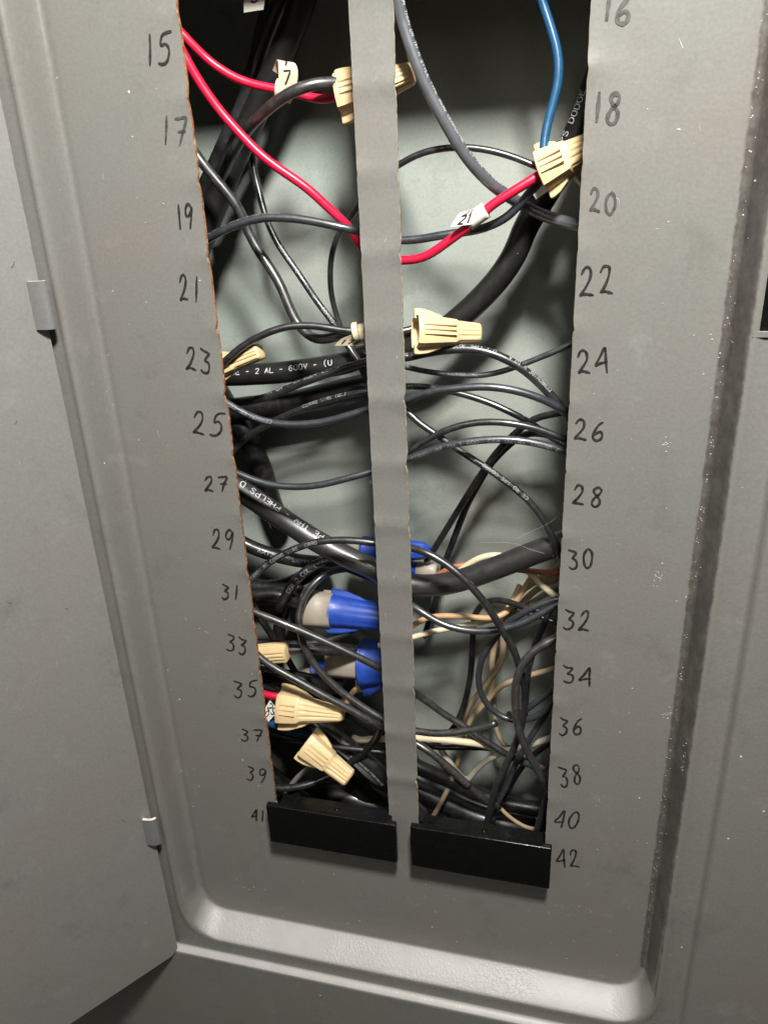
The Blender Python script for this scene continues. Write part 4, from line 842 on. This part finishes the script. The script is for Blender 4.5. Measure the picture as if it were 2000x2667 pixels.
    ('tan_wire', 'short orange tan wire hanging under the blue banded barrel', 'tan', 0.059, [(1.292, 1.9, 1.454), (1.172, 1.85, 1.459), (1.077, 1.85, 1.318), (0.965, 1.85, 1.101), (0.877, 1.85, 0.885), (0.763, 1.97, 0.607)], [], 'wires loose in the breaker panel'),
    ('black_cable', 'black cable lying along the bottom of the left opening behind the filler plate', 'black_dull', 0.2031, [(-1.614, 2.095, -0.837), (-1.085, 2.1, -1.424), (-0.662, 2.2, -1.895), (-0.177, 2.3, -2.363), (0.417, 2.3, -2.561), (1.266, 2.3, -2.517), (1.865, 2.42, -2.486)], [], 'thick cables'),
    ('grey_wire', 'pale grey wire end under the lower tan connector near 39', 'grey', 0.0666, [(-0.826, 2.116, -1.928), (-0.565, 1.9, -1.513), (-0.292, 1.8, -1.078), (-0.034, 1.7, -0.742), (0.235, 1.6, -0.468), (0.492, 1.5, -0.282), (0.646, 1.56, -0.171)], [], 'wires loose in the breaker panel'),
    ('black_wire', 'shiny wire sagging from the strip below the level cable and up to 32', 'black_gray', 0.0634, [(1.582, 1.9, 4.085), (1.821, 1.6, 4.06), (2.219, 1.3, 4.02), (2.6, 1.0, 4.008), (2.771, 0.95, 3.937), (2.959, 0.925, 3.831), (3.168, 0.9, 3.75), (3.392, 0.9, 3.695), (3.635, 0.9, 3.677), (3.876, 0.9, 3.696), (4.113, 0.9, 3.75), (4.367, 0.9, 3.837), (4.616, 0.9, 3.973), (4.839, 0.925, 4.139), (5.077, 0.95, 4.308), (5.564, 1.121, 4.655)], [], 'wires loose in the breaker panel'),
    ('black_wire', 'black wire loop hooking left from 32 and back round under the big loop', 'black_gray', 0.0584, [(5.641, 1.12, 4.558), (5.072, 1.0, 4.368), (4.885, 1.0, 4.305), (4.678, 1.025, 4.163), (4.468, 1.05, 3.992), (4.247, 1.15, 3.744), (4.085, 1.2, 3.495), (3.946, 1.2, 3.228), (3.825, 1.2, 2.969), (3.768, 1.2, 2.689), (3.749, 1.2, 2.435), (3.785, 1.2, 2.184), (3.866, 1.2, 1.962), (3.996, 1.2, 1.798), (4.169, 1.2, 1.671), (4.385, 1.175, 1.639), (4.607, 1.15, 1.704), (4.823, 1.1, 1.866), (4.97, 1.1, 2.053), (5.102, 1.1, 2.311), (5.374, 1.22, 2.846)], [], 'wires loose in the breaker panel'),
    ('black_wire', 'glossy wire slanting down from the number 34 behind the big loop', 'black_gray', 0.0603, [(5.461, 1.276, 2.86), (5.091, 1.25, 2.397), (4.894, 1.3, 2.149), (4.713, 1.325, 1.933), (4.548, 1.35, 1.739), (4.399, 1.4, 1.557), (4.32, 1.45, 1.497), (4.285, 1.592, 1.469)], [], 'wires loose in the breaker panel'),
    ('black_wire', 'blue black wire slanting steeply from 36 down to the right filler plate', 'black_gray', 0.0586, [(5.332, 1.47, 2.644), (5.101, 1.35, 2.09), (4.968, 1.35, 1.774), (4.813, 1.35, 1.421), (4.654, 1.35, 1.06), (4.513, 1.35, 0.679), (4.403, 1.325, 0.345), (4.313, 1.3, -0.021), (4.159, 1.25, -0.374), (4.069, 1.2, -0.826), (4.031, 1.298, -1.021)], [], 'wires loose in the breaker panel'),
    ('black_wire', 'big black loop of wire springing from 34 and ending rusty at 38', 'black_rusty', 0.0702, [(5.637, 1.03, 4.014), (5.109, 0.75, 3.779), (4.944, 0.7, 3.706), (4.779, 0.675, 3.584), (4.651, 0.65, 3.425), (4.543, 0.625, 3.219), (4.478, 0.6, 2.973), (4.454, 0.6, 2.683), (4.471, 0.6, 2.344), (4.522, 0.625, 1.985), (4.61, 0.65, 1.674), (4.718, 0.675, 1.387), (4.845, 0.7, 1.099), (4.978, 0.725, 0.821), (5.1, 0.75, 0.578), (5.369, 0.925, 0.044)], [], 'wires loose in the breaker panel'),
    ('black_wire', 'black wire hooking over mid right opening, then down to the lower left', 'black_dull', 0.0582, [(4.897, 1.29, 3.937), (4.627, 1.3, 3.95), (4.42, 1.4, 3.96), (4.208, 1.5, 3.958), (3.999, 1.55, 3.952), (3.832, 1.6, 3.884), (3.702, 1.65, 3.747), (3.618, 1.65, 3.586), (3.579, 1.7, 3.294), (3.572, 1.7, 2.943), (3.56, 1.7, 2.558), (3.535, 1.7, 2.163), (3.475, 1.75, 1.773), (3.4, 1.8, 1.426), (3.3, 1.85, 1.095), (3.175, 1.9, 0.787), (2.966, 2.0, 0.432), (2.77, 2.0, 0.2), (2.671, 2.0, 0.088), (2.604, 2.12, 0.013)], [], 'wires loose in the breaker panel'),
    ('tan_wire', 'orange tan wire running level from the strip below the cable', 'tan', 0.052, [(2.0, 1.47, 2.873), (2.509, 1.35, 3.353), (2.681, 1.35, 3.517), (2.897, 1.35, 3.61), (3.152, 1.35, 3.658), (3.405, 1.35, 3.669), (3.71, 1.4, 3.645), (3.968, 1.5, 3.596), (4.144, 1.6, 3.621), (4.281, 1.65, 3.762), (4.374, 1.7, 3.956), (4.488, 1.75, 4.128), (4.595, 1.917, 4.29)], [], 'wires loose in the breaker panel'),
    ('cream_wire', 'cream wire under the level orange tan one, rising from the strip', 'cream', 0.0524, [(1.893, 1.161, 2.995), (2.537, 1.2, 3.219), (2.739, 1.25, 3.289), (2.988, 1.3, 3.36), (3.227, 1.4, 3.383), (3.593, 1.5, 3.446), (3.896, 1.6, 3.498), (4.114, 1.7, 3.559), (4.211, 1.75, 3.697), (4.305, 1.8, 3.894), (4.39, 1.965, 4.07)], [], 'wires loose in the breaker panel'),
    ('brown_wire', 'reddish brown wire showing on both sides behind the level cable at 30', 'brown', 0.0521, [(2.588, 2.12, 3.894), (2.902, 2.0, 4.142), (3.034, 2.0, 4.246), (3.164, 2.0, 4.326), (3.414, 2.05, 4.362), (3.791, 2.1, 4.322), (4.312, 1.9, 4.4), (4.662, 1.75, 4.462), (4.879, 1.7, 4.495), (5.093, 1.7, 4.497), (5.693, 1.82, 4.503)], [], 'wires loose in the breaker panel'),
    ('cream_wire', 'cream wire arching above the level cable and slanting down to 32', 'cream', 0.0583, [(3.022, 2.02, 4.041), (3.308, 1.9, 4.321), (3.436, 1.9, 4.445), (3.587, 1.9, 4.556), (3.787, 1.9, 4.647), (4.079, 1.95, 4.646), (4.329, 1.95, 4.535), (4.564, 1.8, 4.417), (4.72, 1.7, 4.294), (4.873, 1.6, 4.202), (5.07, 1.5, 4.126), (5.493, 1.406, 3.965)], [], 'wires loose in the breaker panel'),
    ('tan_wire', 'tan wire curving from 30 down into the twisted bundle, outermost of three', 'tan_dark', 0.0618, [(5.446, 1.92, 4.961), (5.084, 1.8, 4.617), (4.878, 1.8, 4.422), (4.64, 1.85, 4.23), (4.409, 1.9, 4.018), (4.273, 1.95, 3.771), (4.203, 1.95, 3.536), (4.161, 1.95, 3.324), (4.105, 2.0, 2.993), (4.103, 2.0, 2.738), (4.129, 2.0, 2.56), (4.07, 2.05, 2.257), (3.929, 2.05, 1.994), (3.797, 2.05, 1.738), (3.656, 2.1, 1.485), (3.519, 2.1, 1.271), (3.403, 2.1, 1.033), (3.306, 2.15, 0.751), (3.113, 2.369, 0.192)], [], 'wires loose in the breaker panel'),
    ('tan_wire', 'tan wire curving from 31 into the twisted bundle, middle of three', 'tan_dark', 0.0592, [(5.471, 1.947, 4.678), (5.092, 1.9, 4.361), (4.833, 1.95, 4.144), (4.604, 2.0, 3.896), (4.445, 2.05, 3.65), (4.32, 2.1, 3.401), (3.982, 2.15, 2.888), (3.936, 2.2, 2.617), (3.88, 2.2, 2.374), (3.867, 2.15, 2.111), (3.917, 2.1, 1.801), (3.88, 2.1, 1.522), (3.744, 2.15, 1.237), (3.577, 2.2, 1.006), (3.469, 2.2, 0.737), (3.382, 2.25, 0.48), (3.191, 2.479, -0.078)], [], 'wires loose in the breaker panel'),
    ('tan_wire', 'tan wire curving from 32 towards the bundle, lowest of three', 'tan_dark', 0.0534, [(5.477, 2.22, 4.413), (5.098, 2.1, 4.088), (4.836, 2.1, 3.863), (4.59, 2.15, 3.631), (4.388, 2.2, 3.41), (4.26, 2.25, 3.187), (4.016, 2.465, 2.761)], [], 'wires loose in the breaker panel'),
    ('tan_wire', 'dull tan wire bending down through the middle to the filler', 'tan_dark', 0.0538, [(5.635, 1.92, 2.691), (5.086, 1.8, 2.449), (4.858, 1.8, 2.348), (4.645, 1.85, 2.224), (4.386, 1.9, 2.071), (4.169, 1.9, 1.942), (3.989, 1.95, 1.732), (3.874, 2.0, 1.51), (3.717, 2.0, 1.289), (3.545, 2.0, 1.016), (3.446, 2.0, 0.796), (3.344, 2.05, 0.34), (3.272, 2.05, -0.119), (3.16, 2.1, -0.547), (3.059, 2.1, -0.892), (2.903, 2.1, -1.318), (2.667, 2.1, -1.892), (2.552, 2.22, -2.169)], [], 'wires loose in the breaker panel'),
    ('tan_wire', 'thin tan wire hanging below the bundle and turning right to 38', 'tan_dark', 0.0469, [(3.887, 2.42, 1.624), (3.911, 2.3, 1.325), (3.939, 2.3, 0.96), (3.974, 2.3, 0.532), (4.073, 2.25, 0.279), (4.247, 2.2, 0.111), (4.453, 2.15, 0.018), (4.657, 2.1, -0.063), (5.02, 2.131, -0.206)], [], 'wires loose in the breaker panel'),
    ('cream_wire', 'pale cream wire running level out of the strip at 36', 'cream', 0.0694, [(1.006, 1.979, 0.061), (1.241, 1.75, 0.213), (1.565, 1.6, 0.422), (1.838, 1.5, 0.54), (2.128, 1.5, 0.599), (2.475, 1.5, 0.67), (2.799, 1.5, 0.71), (3.138, 1.55, 0.695), (3.476, 1.6, 0.668), (3.807, 1.7, 0.577), (4.109, 1.9, 0.337), (4.387, 2.204, 0.117)], [], 'wires loose in the breaker panel'),
    ('cream_wire', 'cream wire sweeping from 37 down to the lower left of the right opening', 'cream_dull', 0.0651, [(5.506, 1.72, 1.275), (5.072, 1.6, 1.028), (4.817, 1.6, 0.882), (4.554, 1.65, 0.693), (4.263, 1.7, 0.508), (4.034, 1.75, 0.305), (3.8, 1.8, 0.033), (3.572, 1.85, -0.318), (3.434, 1.9, -0.614), (2.986, 1.95, -0.08), (2.794, 2.091, 0.149)], [], 'wires loose in the breaker panel'),
    ('black_wire', 'black wire running level just under the pale cream wire at 37', 'black_dull', 0.0585, [(1.984, 1.709, 0.616), (2.427, 1.7, 0.413), (2.626, 1.75, 0.322), (2.975, 1.8, 0.302), (3.322, 1.85, 0.317), (3.779, 1.95, 0.28), (4.119, 2.05, 0.2), (4.4, 2.252, 0.134)], [], 'wires loose in the breaker panel'),
    ('black_wire', 'short black wire dropping from beside 32 behind the big loop', 'black_gloss', 0.0604, [(4.942, 1.685, 3.766), (4.883, 1.6, 3.578), (4.799, 1.65, 3.31), (4.714, 1.7, 2.999), (4.663, 1.75, 2.684), (4.623, 1.8, 2.364), (4.593, 1.8, 2.1), (4.576, 1.85, 1.663), (4.558, 2.027, 1.167)], [], 'wires loose in the breaker panel'),
    ('black_wire', 'short black wire slanting into the edge under 32', 'black_gloss', 0.0482, [(4.171, 1.947, 3.649), (4.461, 1.75, 3.638), (4.651, 1.7, 3.631), (4.838, 1.65, 3.608), (5.066, 1.6, 3.55), (5.539, 1.616, 3.427)], [], 'wires loose in the breaker panel'),
    ('black_wire', 'black wire slanting from 37 down behind the steep pair', 'black_gloss', 0.0577, [(5.393, 2.02, 1.068), (5.072, 1.9, 0.685), (4.88, 1.9, 0.455), (4.707, 1.9, 0.247), (4.533, 1.9, -0.045), (4.38, 1.9, -0.399), (4.27, 1.9, -0.722), (4.141, 2.02, -1.101)], [], 'wires loose in the breaker panel'),
    ('black_cable', 'thick black cable along the bottom of the right opening', 'black_dull', 0.1635, [(1.647, 2.22, -0.258), (2.193, 2.1, -0.506), (2.551, 2.1, -0.669), (3.034, 2.15, -0.882), (3.562, 2.2, -1.172), (4.18, 2.25, -1.372), (4.878, 2.3, -1.458), (5.472, 2.463, -1.53)], [], 'thick cables'),
    ('black_wire', 'black strip of wire standing against the right edge below 38', 'black_gray', 0.0655, [(5.195, 1.12, 0.688), (5.129, 1.0, 0.395), (5.057, 1.0, 0.08), (5.012, 1.0, -0.235), (4.95, 1.0, -0.666), (4.907, 1.12, -0.963)], [], 'wires loose in the breaker panel'),
    ('olive_wire', 'thin olive wire end behind the right filler plate', 'tan_dark', 0.039, [(3.998, 1.72, -0.757), (4.216, 1.6, -0.964), (4.409, 1.6, -1.147), (4.689, 1.55, -1.281), (4.868, 1.638, -1.366)], [], 'wires loose in the breaker panel'),
    ('black_cable', 'very dark cable lying lowest behind the right filler plate', 'black_dull', 0.2578, [(1.488, 2.72, -1.466), (2.053, 2.6, -1.669), (2.715, 2.6, -1.907), (3.42, 2.6, -2.196), (4.209, 2.6, -2.342), (4.799, 2.72, -2.451)], [], 'thick cables'),  # from here down: deep cables added to darken the back wall
    ('black_cable', 'very dark cable lying lowest behind the left filler plate', 'black_dull', 0.2874, [(-1.662, 2.62, -2.996), (-0.947, 2.5, -2.636), (-0.238, 2.5, -2.279), (0.517, 2.55, -2.183), (1.342, 2.6, -2.416), (1.919, 2.755, -2.579)], [], 'thick cables'),
    ('black_cable', 'dark cable rising behind the blue joints in the left opening', 'black_dull', 0.1569, [(-1.837, 2.305, 3.427), (-1.048, 2.3, 3.363), (-0.704, 2.35, 3.336), (-0.257, 2.4, 3.446), (0.226, 2.45, 3.717), (0.574, 2.606, 3.911)], [], 'thick cables'),
    ('black_cable', 'very dark thick cable lying level under the printed one at 24', 'black_dull', 0.2261, [(-2.064, 2.57, 6.922), (-1.272, 2.45, 7.031), (-0.667, 2.45, 7.115), (0.014, 2.5, 7.198), (0.703, 2.5, 7.358), (1.187, 2.5, 7.484), (1.606, 2.5, 7.568), (1.9, 2.62, 7.627)], [], 'thick cables'),
    ('black_cable', 'dark cable slanting down behind 26, deep in the left opening', 'black_dull', 0.2093, [(-1.523, 2.72, 7.406), (-1.196, 2.6, 6.902), (-1.002, 2.6, 6.604), (-0.845, 2.6, 6.217), (-0.692, 2.6, 5.765), (-0.602, 2.6, 5.242), (-0.5, 2.72, 4.65)], [], 'thick cables'),
    ('black_cable', 'dark thick cable slanting behind both lower tan connectors', 'black_dull', 0.2529, [(-1.768, 2.62, 0.577), (-1.324, 2.5, 0.174), (-0.839, 2.5, -0.266), (-0.192, 2.5, -0.781), (0.441, 2.55, -1.346), (0.945, 2.6, -1.908), (1.345, 2.76, -2.354)], [], 'thick cables'),
    ('black_cable', 'dark cable behind the crossing dusty wires left of the strip at 36', 'black_dull', 0.2256, [(0.002, 2.62, 0.853), (0.352, 2.5, 0.658), (0.834, 2.5, 0.39), (1.212, 2.5, 0.138), (1.564, 2.5, -0.151), (1.873, 2.62, -0.404)], [], 'thick cables'),
]
random.seed(5)
for a in WIRES: wire(*a)

# a few strands of spider silk over the level cable
parts = []
for pts in [[(3.786, 0.9, 5.372), (4.036, 0.9, 5.395), (4.305, 0.9, 5.435), (4.445, 1.0, 5.331), (4.59, 1.05, 5.235)], [(4.305, 0.9, 5.435), (4.572, 0.8, 5.66), (4.84, 0.75, 5.822), (5.139, 0.3, 6.289)], [(4.551, 0.95, 5.305), (5.021, 0.95, 5.178)]]:
    v, f, _ = tube(catmull(pts, .1), .0010, 5)
    parts.append((v, f))
o = obj('cobweb', *merge(parts), 'web')
tag(o, 'broken strand of cobweb above the level black cable', 'cobweb')
